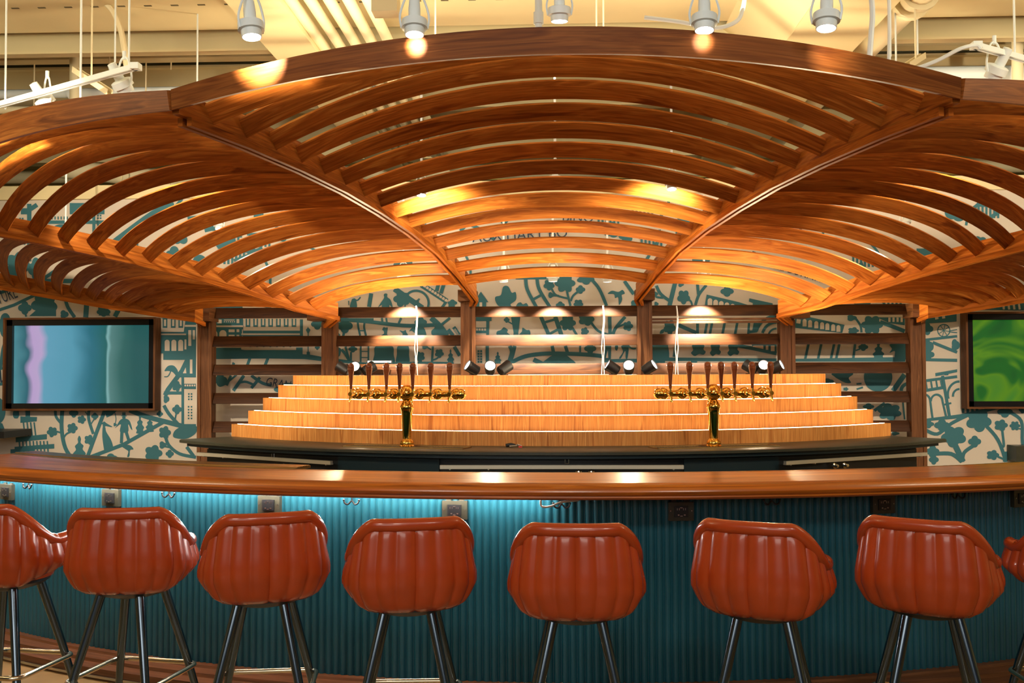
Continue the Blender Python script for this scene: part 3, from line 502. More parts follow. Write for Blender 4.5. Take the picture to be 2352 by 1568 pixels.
def mir(p, s): return V((X0+p.x*s, p.y, p.z))
ORG = V((X0, 8.5, 0))
def canopy_part(mb, name, mt): 
    o = mb.build(name, mt, canopy); o.matrix_parent_inverse = canopy_inv; return o
canopy_inv = Matrix.Translation(-ORG)
def slat(a, b, lean, rise, wid, name='slat', mt='walnut', th=.016, hcen=None, n=30, leanh=.075, leanv=.065, pw=2., bulge=0., bdir=None):
    mb = MB(); ch = b-a; rings = []; bd = (bdir or lean)*bulge
    for k in range(n+1):
        t = k/n; q = 1-abs(2*t-1)**pw; p = a+ch*t+V((0, 0, rise*q))+bd*q
        sc = 1. if hcen is None else (1+(hcen-1)*q)
        d = (lean*leanh+V((0, 0, leanv)))*wid*sc
        tg = (ch+V((0, 0, rise*(-2*pw*abs(2*t-1)**(pw-1)*(1 if t > .5 else -1))))).normalized(); nn = tg.cross(d).normalized()*th/2
        rings.append([p-nn, p+d-nn, p+d+nn, p+nn])
    mb.loft(rings); return canopy_part(mb, name, M[mt])
for i in range(-1, 14):
    zc, d_ = ZC[i], 8.5-.3*(13-i); bl = .17 if i < 9 else .13
    slat(mir(ribpt(0, i), 1), mir(ribpt(0, i), -1), V((0, -1, 0)), (zc+AP[i]-1.62)*(d_-bl)/d_+1.62-zc, 1.06, bulge=bl)
for s in (1, -1):
    for r, off in ((0, V((-.012, -.004, 0))), (1, V((-.006, .008, 0)))):
        ax = ((ribpt(r, 1)-ribpt(r, 13)).normalized()+(ribpt(r+1, 1)-ribpt(r+1, 13)).normalized()); ax.z = 0; ax.normalize()
        ax.x *= s
        for i in range(-1, 14):
            a, b = mir(ribpt(r, i), s), mir(ribpt(r+1, i), s)
            slat(a, b, ax, SR[i], 1.1, bulge=.2 if i < 7 else .15)
    # fascia over the side bays
    a, b, c = (mir(ribpt(r, -2), s) for r in range(3))
    for (p, q, l) in ((a, b, V((-.75*s, -.65, 0))), (b, c, V((-.95*s, -.3, 0)))):
        slat(p, q, l, .08, 1., 'fascia_board', 'fascia', .03, 1.6, leanh=.012, leanv=.08, bulge=.2)
    for r in range(3):     # ribs: web, two rails under it
        pts = [mir(ribpt(r, i), s) for i in [-2]+list(range(0, 15, 2))]
        if r == 0: pts.append(V((X0-.75*s, 8.9, 2.235)))
        if r == 1: pts.append(V((X0-2.12*s*-1*-1, 8.9, 2.06)) if False else V((X0+s*-2.05, 8.88, 2.05)))
        if r == 2: pts.append(V((X0+s*-3.17, 8.86, 2.07)))
        if r == 0: pts[-1].x = X0+s*-.745
        def sweep(lo, hi, w0, w1, name, mt):
            mb = MB(); rings = []
            for k, p in enumerate(pts):
                t = (pts[min(k+1, len(pts)-1)]-pts[max(k-1, 0)]); t.z = 0; t.normalize(); nn = V((-t.y, t.x, 0))
                h2 = min(hi, .07) if k == 0 else hi
                if k == 0: p = p+(pts[1]-p).normalized()*(.02 if lo > -.02 else .09)
                rings.append([p+nn*w0+V((0, 0, lo)), p+nn*w1+V((0, 0, lo)), p+nn*w1+V((0, 0, h2)), p+nn*w0+V((0, 0, h2))])
            mb.loft(rings); return canopy_part(mb, name, M[mt])
        sweep(-.012, .105, -.016, .016, 'rib_web', 'walnut')
        sweep(-.048, -.012, -.032, -.010, 'rib_rail', 'rail'); sweep(-.048, -.012, .010, .032, 'rib_rail', 'rail')
slat(mir(ribpt(0, -2), 1), mir(ribpt(0, -2), -1), V((0, -1, 0)), .15, 1., 'fascia_board', 'fascia', .03, 1.26, leanh=.012, leanv=.08, n=40, bulge=.17)
# ------------------------------------------------------------------ louvered screen under the canopy
screen = thing('louvered_screen', 'walnut post and louver screen standing in front of the printed wall', 'screen', (X0, 8.95, 0))
sinv = Matrix.Translation(-V((X0, 8.95, 0)))
def spart(mb, name, mt): o = mb.build(name, M[mt], screen); o.matrix_parent_inverse = sinv; return o
PX = [-3.185, -2.05, -.79, .79, 2.05, 3.185]; PT = [2.07, 2.07, 2.235, 2.235, 2.07, 2.07]
for x, zt in zip(PX, PT):
    mb = MB(); x += X0
    mb.box((x-.062, 8.97, 0), (x+.062, 9.09, zt)); mb.box((x-.066, 8.955, 0), (x-.036, 8.97, zt-.01)); mb.box((x+.036, 8.955, 0), (x+.066, 8.97, zt-.01)); spart(mb, 'post', 'post')
    mb = MB(); sg = 1 if x > X0 else -1; inner = abs(x-X0) < 1
    wdt = .08 if inner else (.13 if abs(x-X0) < 2.5 else .10)
    mb.box((x-(.08 if sg > 0 or inner else wdt+.04), 8.84, zt), (x+(.08 if sg < 0 or inner else wdt+.04), 9.1, zt+(.10 if inner else .125))); spart(mb, 'post_cap', 'post')
for k in range(5):
    x0, x1 = PX[k]+X0+.062, PX[k+1]+X0-.062
    for j in range(6):
        zc = 2.15-.2585*j
        if zc < 1.05: continue
        mb = MB(); hh = .047
        pr = [(9.0, zc-hh), (9.012, zc-hh), (9.055, zc+hh), (9.043, zc+hh)]
        pr = [(8.985, zc-hh-.004), (8.985, zc-hh+.01), (9.03, zc+hh), (9.045, zc+hh-.006), (9.005, zc-hh-.004)]
        mb.loft([[V((x, a, b)) for a, b in pr] for x in (x0, x1)]); spart(mb, 'louver', 'louver')
mb = MB()
for z in (2.072, 2.045): mb.box((.79+X0+.062, 9.0, z-.011), (2.05+X0-.062, 9.03, z+.009))
spart(mb, 'cross_rail', 'post')
# ------------------------------------------------------------------ stepped back bar with lit edges
TR = [(3.9, 1.177), (3.75, 1.285), (3.6, 1.39), (3.45, 1.498), (3.3, 1.58)]
steps = thing('stepped_bottle_display', 'five tier curved honey veneer display steps with glowing strips', 'display shelf', (X0, CY-3.9, 1.06))
tinv = Matrix.Translation(-V((X0, CY-3.9, 1.06)))
for k, (R, z) in enumerate(TR):
    zb = 1.075 if k == 0 else TR[k-1][1]-.012
    aL = radians((44.3, 44.2, 44.5, 44.6, 44.7)[k])
    mb = MB()
    rb = R-.16 if k < 4 else R-.2
    arc_ring(mb, [(R, zb), (R, z), (rb, z), (rb, zb)], -aL, aL, 110)
    o = mb.build('step', M['tier'], steps); o.matrix_parent_inverse = tinv
    if k < 4:
        mb = MB(); arc_ring(mb, [(R-.035, z), (R-.035, z+.0026), (R-.05, z+.0026), (R-.05, z)], -aL+.01, aL-.01, 110)
        o = mb.build('light_strip', M['led'], steps); o.matrix_parent_inverse = tinv; o['label'] = 'glowing warm white strip'
# ------------------------------------------------------------------ back counter
bc = thing('back_counter', 'dark curved back counter with black cabinet fronts under the display steps', 'counter', (X0, CY-4.37, 0))
binv = Matrix.Translation(-V((X0, CY-4.37, 0)))
def bpart(mb, name, mt, lab=None):
    o = mb.build(name, M[mt] if isinstance(mt, str) else mt, bc); o.matrix_parent_inverse = binv
    if lab: o['label'] = lab
    return o
AL = radians(43.8)
mb = MB(); arc_ring(mb, [(4.36, 1.045), (4.375, 1.05), (4.375, 1.068), (4.36, 1.075), (3.45, 1.075), (3.45, 1.045)], -AL, AL, 100); bpart(mb, 'countertop', 'counter')
mb = MB(); arc_ring(mb, [(4.335, 1.022), (4.335, 1.045), (3.6, 1.045), (3.6, 1.022)], -AL*.985, AL*.985, 100); bpart(mb, 'apron', 'tealfront')
mb = MB(); arc_ring(mb, [(4.22, .1), (4.22, 1.022), (3.6, 1.022), (3.6, .1)], -AL*.945, AL*.945, 100); bpart(mb, 'cabinet_body', 'black')
for px0, px1 in ((775, 1008), (1572, 1790)):
    a0, a1 = (atan2(atr(p, 1062, 4.25).x-X0, CY-atr(p, 1062, 4.25).y) for p in (px0, px1))
    mb = MB(); arc_ring(mb, [(4.245, .3), (4.245, 1.005), (4.22, 1.005), (4.22, .3)], a0, a1, 12); bpart(mb, 'door', 'tealfront')
for px0, px1 in ((460, 766), (1014, 1566), (1798, 2122)):
    p0, p1 = atr(px0, 1050 if px0 < 1000 else 1074 if px0 < 1500 else 1066, 4.3), atr(px1, 1070 if px0 < 1000 else 1076 if px0 < 1500 else 1047, 4.3)
    p0.z = p1.z = .966; a0, a1 = (atan2(p.x-X0, CY-p.y) for p in (p0, p1))
    mb = MB(); arc_ring(mb, [(4.22, .1), (4.22, 1.0), (4.24, 1.0), (4.24, .1)], a0, a1, 14); d = bpart(mb, 'door', 'black')
    dv = (p1-p0).normalized(); nn = V((dv.y, -dv.x, 0)); p0 = p0+nn*(.09 if 1000 < px0 < 1500 else .02); p1 = p1+nn*(.09 if 1000 < px0 < 1500 else .02); rings = [[p+nn*u+V((0, 0, z)) for u, z in ((-.012, -.013), (.014, -.013), (.014, .013), (-.012, .013))] for p in (p0, p1)]
    mb = MB(); mb.loft(rings)
    for t in (.04, .2, .96): 
        q = p0+(p1-p0)*t; mb.tube([q+V((0, 0, -.016)), q-nn*.12+V((0, 0, -.018))], .006, 6)
    h = bpart(mb, 'handle', 'bar_handle', 'long polished metal bar handle'); h.parent = d; h.matrix_parent_inverse = Matrix.Identity(4)
for px, py in ((632, 1071), (653, 1071), (1329, 1084), (1358, 1084), (1915, 1069), (1938, 1068)):
    p = atr(px, py, 4.27); u = V((p.x-X0, p.y-CY, 0)).normalized()
    mb = MB(); mb.lathe([(0, 0), (.022, 0), (.022, .014), (.012, .02), (.012, .04), (0, .042)], p, u, 14); bpart(mb, 'cabinet_lock', 'brightchrome')
for px, py, D in ((627, 1046, 0), (1302, 1060, 0)):
    p = atr(px, py, 4.345); u = V((p.x-X0, p.y-CY, 0)).normalized(); sd = V((-u.y, u.x, 0))
    mb = MB(); mb.tube([p+sd*-.012+V((0, 0, .014)), p+sd*-.012+V((0, 0, -.012)), p+sd*.012+V((0, 0, -.012)), p+sd*.012+V((0, 0, .014))], .003, 6); bpart(mb, 'bottle_opener', 'steel')
# drip trays, tap towers
def on_ring(R, a, z): return V((X0+R*sin(a), CY-R*cos(a), z))
for s, lb in ((-1, 'left'), (1, 'right')):
    a = atan2(atz(940, 1024, 1.08).x-X0, CY-atz(940, 1024, 1.08).y) if s < 0 else atan2(atz(1625, 1022, 1.08).x-X0, CY-atz(1625, 1022, 1.08).y)
    t = thing('drip_tray', 'shallow perforated brass coloured drip tray under the %s tap tower' % lb, 'drip tray', on_ring(4.14, a, 1.075), a, 'drip trays')
    mb = MB(); mb.box((-.46, -.09, .0), (.46, .09, .003)); 
    for (x0, y0, x1, y1) in ((-.46, -.09, .46, -.083), (-.46, .083, .46, .09), (-.46, -.09, -.453, .09), (.453, -.09, .46, .09)): mb.box((x0, y0, 0), (x1, y1, .009))
    mb.build('tray', M['tray'], t)
    mb = MB()
    for i in range(44):
        for j in range(6): mb.box((-.445+i*.0205, -.075+j*.026, .003), (-.432+i*.0205, -.059+j*.026, .0045))
    mb.build('grate', M['counter'], t)
    tt = thing('beer_tower', 'polished brass seven handle beer tap tower on the %s side of the back counter' % lb, 'beer tap', on_ring(4.13, a, 1.0795), a, 'beer towers')
    mb = MB(); mb.lathe([(.0, 0), (.052, 0), (.055, .006), (.047, .014), (.05, .022), (.048, .036), (.036, .05), (.031, .056)], n=28); mb.build('base', M['brass'], tt)
    mb = MB(); mb.lathe([(.0, .05), (.029, .05), (.031, .06), (.04, .24), (.043, .262), (.047, .268), (.048, .28), (.047, .29), (.036, .312), (.03, .32), (.027, .328), (.036, .334), (.026, .34), (0, .34)], n=28); mb.build('column', M['brass'], tt)
    mb = MB(); mb.ball((0, 0, .380), .060, 28); mb.tube([(-.375, 0, .374), (.375, 0, .374)], .025, 22)
    bx = (-.375, -.235, -.10, .10, .235, .375)
    for b_ in bx: mb.ball((b_, 0, .374), .042, 24)
    for e_ in (-1, 1): mb.ball((e_*.408, 0, .374), .038, 22)
    mb.build('manifold', M['brass'], tt)
    for i, hx in enumerate((-.375, -.235, -.10, 0, .10, .235, .375)):
        mb = MB(); y = -.13
        mb.tube([(hx, -.03, .374), (hx, -.07, .374), (hx, -.075, .374), (hx, y, .374)], [.02, .02, .011, .011], 12); mb.tube([(hx, y-.016, .374), (hx, y+.016, .374)], .016, 12)
        mb.tube([(hx, y, .374), (hx, y-.012, .345), (hx, y-.02, .318)], [.011, .0095, .008], 10); mb.tube([(hx, y, .38), (hx, y, .418)], [.0115, .007], 10)
        f = mb.build('faucet', M['brass'], tt)
        mb = MB(); mb.lathe([(0, .41), (.0095, .41), (.011, .44), (.016, .505), (.0225, .54), (.0245, .548), (.0225, .552), (.0245, .556), (.0225, .560), (.0245, .565), (.023, .575), (.0175, .588), (.008, .594), (0, .595)], (hx, y, 0), n=16)
        h = mb.build('handle', M['handle'], f); h['label'] = 'turned walnut tap handle'
# tool left on the counter
t = thing('corkscrew', 'small black and silver corkscrew with red tip lying on the back counter', 'corkscrew', atz(1180, 1027, 1.0755))
mb = MB(); mb.tube([(-.055, 0, .014), (-.02, .01, .018), (.01, .0, .016)], [.012, .014, .009], 10); mb.build('grip', M['black'], t)
mb = MB(); mb.tube([(-.03, -.02, .008), (.02, -.01, .012), (.05, .01, .01)], .006, 8); mb.tube([(0, .01, .008), (.03, -.02, .022), (.055, -.005, .012)], .004, 8); mb.build('lever', M['steel'], t)
mb = MB(); mb.box((.035, -.025, 0), (.06, -.012, .01)); mb.build('tip', M['red'], t)
# ------------------------------------------------------------------ front bar
bar = thing('front_bar', 'long curved bar with glossy wooden top and fluted teal front', 'bar', (X0, CY-6.5, 0))
finv = Matrix.Translation(-V((X0, CY-6.5, 0)))
def fpart(mb, name, mt, lab=None):
    o = mb.build(name, M[mt], bar); o.matrix_parent_inverse = finv
    if lab: o['label'] = lab
    return o
BA = radians(37)
mb = MB(); arc_ring(mb, [(5.92, 1.055), (5.92, 1.09), (6.40, 1.09), (6.415, 1.096), (6.45, 1.098), (6.478, 1.09), (6.493, 1.075), (6.497, 1.06), (6.488, 1.045), (6.476, 1.04), (6.478, 1.032), (6.468, 1.022), (6.44, 1.018), (6.30, 1.02), (6.2, 1.03)], -BA, BA, 150); fpart(mb, 'bar_top', 'bartop')
mb = MB(); arc_ring(mb, [(5.905, 1.06), (5.905, 1.0915), (5.92, 1.0915), (5.92, 1.06)], -BA, BA, 120); fpart(mb, 'back_edge_trim', 'tray')
mb = MB(); rf = 6.17; pitch = .0385/rf; nfl = int(2*BA*.985/pitch); prof = []
for i in range(nfl):
    a0 = -BA*.985+i*pitch
    for k in range(7):
        u = k/6.; prof.append((rf+.0135*sin(pi*u)**.8, a0+pitch*(.04+.92*u)))
mb.loft([[V((X0+r*sin(a), CY-r*cos(a), z)) for r, a in prof] for z in (.09, 1.03)], closed=False, cap=False)
arc_ring(mb, [(6.165, .0), (6.165, 1.03), (6.05, 1.03), (6.05, .0)], -BA, BA, 100); fpart(mb, 'fluted_panel', 'teal')
mb = MB(); arc_ring(mb, [(6.17, 0), (6.17, .10), (6.22, .10), (6.225, .088), (6.29, .082), (6.295, .064), (6.36, .058), (6.36, 0)], -BA, BA, 120); fpart(mb, 'foot_plinth', 'plinth')
mb = MB(); arc_ring(mb, [(6.362, .012), (6.362, .024), (6.372, .024), (6.372, .012)], -BA, BA, 100); fpart(mb, 'toe_trim', 'steel')
aend = atan2(atr(1262, 1155, 6.25).x-X0, CY-atr(1262, 1155, 6.25).y)
mb = MB(); arc_ring(mb, [(6.245, 1.020), (6.245, 1.012), (6.255, 1.012), (6.255, 1.020)], -BA*.99, aend, 80); fpart(mb, 'light_strip', 'ledcool', 'cool white strip glowing under the left half')
mb = MB(); arc_ring(mb, [(5.62, .98), (5.62, .985), (5.86, .985), (5.86, .98)], -BA, BA, 90); fpart(mb, 'service_ledge', 'counter')
# rail mat at the left
mb = MB(); a0, a1 = -BA, -radians(14)
arc_ring(mb, [(5.72, 1.08), (5.72, 1.093), (5.90, 1.093), (5.90, 1.08)], a0, a1, 60)
for i in range(200):
    a = a0+(a1-a0)*i/200
    for j in range(5):
        mb.loft([[on_ring(5.735+j*.03+dr, a+da, z) for dr, da in ((0, 0), (.02, 0), (.02, .0022), (0, .0022))] for z in (1.093, 1.098)])
tag(mb.build('rail_mat', M['tray']), 'dark gold ribbed service mat behind the left end of the bar top', 'bar mat')
# light strip cable end under the bar
wirey('strip_lead', [atr(1242, 1148, 6.30), atr(1244, 1162, 6.30), atr(1262, 1163, 6.3), atr(1290, 1153, 6.28), atr(1330, 1148, 6.25)], .005, 'cable', 'short white cable end dangling under the middle of the bar', 'cable')
# outlets and hooks
def outlet(px, py, lb, dark=False):
    p = atr(px, py, 6.19); a = atan2(p.x-X0, CY-p.y); t = thing('power_outlet', lb, 'power outlet', (p.x, p.y, p.z), a, 'outlets on the fluted bar front')
    mb = MB(); mb.box((-.062, -.014, -.048), (.062, .012, .042)); mb.box((-.045, .0, .042), (-.02, .008, .05)); mb.box((.02, .0, .042), (.045, .008, .05)); mb.build('cover_plate', M['counter'], t)
    mb = MB(); mb.box((-.034, -.021, -.03), (.034, -.014, .024))
    for x in (-.022, .008):
        mb.box((x, -.0225, .004), (x+.003, -.021, .014), 1); mb.box((x+.01, -.0225, .004), (x+.013, -.021, .014), 1); mb.box((x+.004, -.0225, -.022), (x+.012, -.021, -.016), 1)
    mb.box((-.006, -.0225, .014), (.006, -.021, .018), 1); mb.box((-.006, -.0225, -.026), (.006, -.021, -.022), 1)
    mb.build('socket', [M['black'], M['steel']], t)
    for x in (-.052, .052):
        mb = MB(); mb.lathe([(0, 0), (.003, 0), (.003, .002), (0, .002)], (x, -.016, 0), (0, -1, 0), 8); mb.build('screw', M['steel'], t)
for px, py, lb in ((18, 1128, 'black power outlet at the far left end of the bar front'), (257, 1141, 'black power outlet above the gap left of the second stool from the left'), (620, 1157, 'black power outlet above the stool third from the left'), (1045, 1169, 'black power outlet above the right corner of the fourth stool from the left'), (1563, 1172, 'black power outlet just left of the stool third from the right'), (2027, 1156, 'black power outlet above the second stool from the right'), (2345, 1142, 'black power outlet at the far right end of the bar front')): outlet(px, py, lb)
def hook(px, py, lb):
    p = atr(px, py, 6.24); a = atan2(p.x-X0, CY-p.y); t = thing('bag_hook', lb, 'hook', (p.x, p.y, p.z), a, 'bag hooks under the bar top')
    mb = MB(); mb.tube([(0, .0, .055), (0, 0, .0)], .004, 8); mb.tube(catmull([(-.04, -.005, .008), (-.034, -.008, -.006), (-.018, -.006, -.012), (0, 0, .004), (.018, -.006, -.012), (.034, -.008, -.006), (.04, -.005, .008)], 5), .0042, 8)
    for x in (-.04, .04): mb.ball((x, -.005, .009), .006, 10)
    mb.build('prongs', M['black'], t); mb = MB(); mb.box((-.012, .0, .02), (.012, .01, .07)); mb.build('back_plate', M['black'], t)
for px, py, lb in ((65, 1116, 'double black hook at the far left, next to the first outlet'), (388, 1136, 'double black hook between the second and third outlets from the left'), (808, 1152, 'double black hook above the gap between the third and fourth stools'), (1290, 1160, 'double black hook by the dangling white cable end'), (1772, 1152, 'double black hook above the stool third from the right'), (2200, 1138, 'double black hook above the second stool from the right')): hook(px, py, lb)
# ------------------------------------------------------------------ bar stools
def make_stool():
    t = thing('bar_stool', '', 'bar stool'); NA = 160
    TH = []        # 0 = straight back; stations evenly spaced along the shell
    tab = []; acc = 0.; prev_ = None
    for k in range(1201):
        th = radians(-128+256*k/1200); q_ = (.262*abs(sin(th))**.7*(1 if th > 0 else -1), -.236*abs(cos(th))**.7*(1 if cos(th) > 0 else -1))
        if prev_: acc += hypot(q_[0]-prev_[0], q_[1]-prev_[1])
        prev_ = q_; tab.append((acc, th))
    k = 0
    for j in range(NA+1):
        tgt = acc*j/NA
        while k < 1200 and tab[k][0] < tgt: k += 1
        TH.append(tab[k][1])
    TH[NA//2] = 0.; ARC = {th: acc*(j/NA-.5) for j, th in enumerate(TH)}
    def ztop(th):
        d = abs(th)*180/pi; 
        if d < 34: return 1.035
        u = min((d-34)/58, 1); return 1.035-.16*(u**1.3)
    def zbot(th):
        d = abs(th)*180/pi; return .665 if d < 55 else .665+.05*min((d-55)/50, 1)
    def rx(v): return .205+.057*min(1, v/.3)**.6*(1-.0*v)-.026*max(0, v-.45)/.55
    def pt(th, v, extra=0.):
        z = zbot(th)+(ztop(th)-zbot(th))*v; R_ = rx(v)+extra; ex = .70
        s_, c_ = sin(th), cos(th)
        return V((1.045*R_*(abs(s_)**ex)*(1 if s_ > 0 else -1), -.9*R_*(abs(c_)**ex)*(1 if c_ > 0 else -1), z))
    nch = 8.5
    mb = MB(); rings = []
    for th in TH:
        r = []; ph = ARC[th]/.079; cf = abs(sin(pi*ph)); bulge = .013*(cf**.6)
        for k in range(17):
            v = k/16; e_ = min(1, v/.07+.35)*min(1, (1-v)/.09+.1); r.append(pt(th, v*.955, bulge*e_-.012))
        r.append(pt(th, .955, -.03)); 
        for k in range(8, -1, -1): r.append(pt(th, .93*k/8, -.055))
        r.append(pt(th, 0, -.03)); rings.append(r)
    mb.loft(rings); mb.build('shell', M['leather'], t, sharp=60)
    mb = MB(); path = [pt(th, 1.0, -.008)+V((0, 0, -.021)) for th in TH]
    # the roll runs along the rim and down the front of each arm
    e0, e1 = pt(TH[0], .05, -.008), pt(TH[-1], .05, -.008)
    full = [e0]+[e0.lerp(path[0], .5)]+path+[e1.lerp(path[-1], .5)]+[e1]
    full = catmull(full, 1); rr = [.022+.004*(1 if 4 < k < len(full)-5 else 0) for k in range(len(full))]
    mb.tube(full, rr, 14); mb.build('rolled_rim', M['leather'], t, sharp=60)
    mb = MB()     # piping under the roll
    mb.tube([pt(th, .955, .002) for th in TH[4:-4]], .0035, 6); mb.build('piping', M['leather'], t)
    mb = MB(); mb.lathe([(0, .68), (.19, .68), (.20, .70), (.205, .74), (.195, .775), (.17, .79), (0, .795)], n=36); mb.build('seat_cushion', M['leather'], t)
    mb = MB(); mb.lathe([(0, .63), (.10, .63), (.15, .645), (.18, .665), (.18, .69), (0, .69)], n=28); mb.build('seat_pan', M['black'], t)
    for sx in (-1, 1):
        for sy in (-1, 1):
            mb = MB(); mb.tube([(sx*.09, sy*.09, .665), (sx*.165, sy*.165, .33), (sx*.225, sy*.225, .03)], [.0215, .0185, .0145], 16); lg = mb.build('leg', M['chrome'], t)
            mb = MB(); mb.lathe([(0, 0), (.017, 0), (.019, .02), (.0155, .035), (0, .035)], (sx*.226, sy*.226, 0), n=14); mb.build('foot_cap', M['black'], lg)
    mb = MB(); h = .205; c_ = .05; pth = []
    for (qx, qy, a0) in ((1, 1, 0), (-1, 1, 90), (-1, -1, 180), (1, -1, 270)):
        for k in range(6): a = radians(a0+90*k/5); pth.append(V((qx*(h-c_)+c_*cos(a), qy*(h-c_)+c_*sin(a), .28)))
    mb.tube(pth, .011, 10, loop=True); mb.build('foot_ring', M['ring'], t)
    return t
proto = make_stool()
ST_ = [(20, 4.55, 14, 8, 'leftmost cognac leather stool, cut by the left frame edge with its right arm showing'),
       (306, 4.42, -6, 10, 'second stool from the left, tufted cognac leather with its right side turned to view'),
       (607, 4.27, -22, -8, 'third stool from the left, tufted cognac leather below the third power outlet'),
       (940, 4.14, -15, -4, 'fourth stool from the left, tufted cognac leather turned slightly to the left'),
       (1324, 4.02, 2, 0, 'cognac leather stool in the middle seen straight from behind'),
       (1752, 4.06, 27, 14, 'third stool from the right, cognac leather with its right flank sloping down'),
       (2132, 4.13, 33, 12, 'second stool from the right, cognac leather with a long pale highlight on its right channel'),
       (2470, 4.40, -4, 0, 'shadowed stool at the right frame edge, mostly cut off')]
for i, (px, D, yawd, byaw, lb) in enumerate(ST_):
    o = proto if i == 0 else copy_tree(proto)
    p = at(px, 1300, D); o.location = (p.x, p.y, 0); o.rotation_euler = (0, 0, -radians(yawd)); o['label'] = lb; o['group'] = 'stools along the bar'
    for ch in o.children:
        if ch.name.split('.')[0] in ('leg', 'foot_ring'): ch.rotation_euler = (0, 0, radians(yawd-byaw))
# ------------------------------------------------------------------ screens on the wall
def screenmat(kind):  # reflections on the dark screens, painted in as dim emission
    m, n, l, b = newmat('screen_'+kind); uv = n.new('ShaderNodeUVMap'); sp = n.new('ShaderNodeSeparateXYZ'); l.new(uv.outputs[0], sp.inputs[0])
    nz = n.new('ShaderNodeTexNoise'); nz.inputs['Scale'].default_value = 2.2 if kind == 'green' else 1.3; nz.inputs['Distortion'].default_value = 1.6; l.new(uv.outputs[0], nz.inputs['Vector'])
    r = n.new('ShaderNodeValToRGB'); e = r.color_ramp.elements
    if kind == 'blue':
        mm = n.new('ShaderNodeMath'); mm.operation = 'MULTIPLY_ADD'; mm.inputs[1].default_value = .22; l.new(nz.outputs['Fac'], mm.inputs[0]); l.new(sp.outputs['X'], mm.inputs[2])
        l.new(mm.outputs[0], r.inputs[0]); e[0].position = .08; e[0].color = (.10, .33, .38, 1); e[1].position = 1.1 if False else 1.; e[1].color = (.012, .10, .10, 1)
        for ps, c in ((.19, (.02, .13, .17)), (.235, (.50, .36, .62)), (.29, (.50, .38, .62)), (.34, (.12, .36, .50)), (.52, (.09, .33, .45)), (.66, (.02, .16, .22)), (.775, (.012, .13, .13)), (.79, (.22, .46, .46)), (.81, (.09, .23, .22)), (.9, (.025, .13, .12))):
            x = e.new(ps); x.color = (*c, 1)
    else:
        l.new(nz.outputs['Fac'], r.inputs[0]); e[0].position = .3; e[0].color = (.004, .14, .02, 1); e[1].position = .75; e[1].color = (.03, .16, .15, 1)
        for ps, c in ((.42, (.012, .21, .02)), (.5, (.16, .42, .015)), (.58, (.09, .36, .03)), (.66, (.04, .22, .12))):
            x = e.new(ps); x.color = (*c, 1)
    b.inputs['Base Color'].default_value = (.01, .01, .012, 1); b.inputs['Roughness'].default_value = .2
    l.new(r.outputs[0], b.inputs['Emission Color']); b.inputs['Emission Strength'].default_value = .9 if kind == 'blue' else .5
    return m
def tv(x0, x1, z0, z1, kind, lb):
    t = thing('television', lb, 'television', ((x0+x1)/2, 9.375, z0)); W_, H_ = (x1-x0)/2, z1-z0
    mb = MB(); yf, yb, w_ = -.13, -.003, .018
    for (a, b, c, d) in ((-W_, 0, W_, w_), (-W_, H_-w_, W_, H_), (-W_, w_, -W_+w_, H_-w_), (W_-w_, w_, W_, H_-w_)): mb.box((a, yf, b), (c, yb, d))
    mb.build('surround', M['post'], t)
    mb = MB(); mb.box((-W_+w_, -.06, w_), (W_-w_, -.003, H_-w_)); 
    bw = .055; mb.box((-W_+w_, -.10, w_), (W_-w_, -.06, w_+bw*.9)); mb.box((-W_+w_, -.10, H_-w_-bw), (W_-w_, -.06, H_-w_)); mb.box((-W_+w_, -.10, w_), (-W_+w_+bw, -.06, H_-w_)); mb.box((W_-w_-bw, -.10, w_), (W_-w_, -.06, H_-w_)); mb.build('bezel', M['blackgloss'], t)
    mb = MB(); a, b, c, d = -W_+w_+bw, w_+bw*.9, W_-w_-bw, H_-w_-bw
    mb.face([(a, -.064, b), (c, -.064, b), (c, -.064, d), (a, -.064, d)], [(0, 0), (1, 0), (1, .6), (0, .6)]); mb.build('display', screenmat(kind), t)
tv(-5.18, -3.72, 1.255, 2.13, 'blue', 'left wall television in a walnut surround with blue and teal reflections painted as glow')
tv(3.755, 5.23, 1.255, 2.135, 'green', 'right wall television in a walnut surround with blurred green reflections painted as glow')
mb = MB(); p = at(36, 1003, 9.1); mb.box((-6.4, 8.9, p.z), (p.x, 9.38, p.z+.06)); tag(mb.build('wall_shelf', M['black']), 'dark counter end at the far left below the television', 'shelf')
mb = MB(); p = at(2340, 1060, 9.2); mb.box((p.x-.02, 9.2, p.z), (p.x+.5, 9.38, p.z+.14)); tag(mb.build('wall_box', M['counter']), 'small dark metal box on the wall at the far right edge', 'box')
mb = MB(); p = at(843, 834, 8.96); q = at(900, 827, 8.96); mb.box((p.x, 8.96, p.z), (q.x, 8.984, q.z)); mb.box((p.x+.006, 8.958, p.z+.005), (q.x-.006, 8.96, q.z-.005), 1); mb.box((p.x+.016, 8.9565, p.z+.016), (p.x+.07, 8.958, p.z+.020), 2); mb.box((q.x-.04, 8.9565, p.z+.008), (q.x-.028, 8.958, p.z+.018), 2)
tag(mb.build('label_holder', [M['black'], M['paper'], M['ink']]), 'small white sign strip on the louver behind the left tap handles', 'sign')
# hanging cables on the louvers
for px, lb in ((956, 'left'), (1385, 'middle'), (1554, 'right')):
    mb = MB()
    for k in (-1, 1):
        pts = []
        for j in range(9):
            p = at(px+k*(1.2+(j % 3))*(.3 if j < 3 else 1)+(2 if j in (1, 2) else 0), 702+j*20, 8.93); pts.append(p)
        mb.tube(catmull(pts, 4), .0045, 6)
    tag(mb.build('hanging_cable', M['cable']), 'pair of thin white cables hanging over the %s part of the louvers' % lb, 'cable', 'hanging cables')
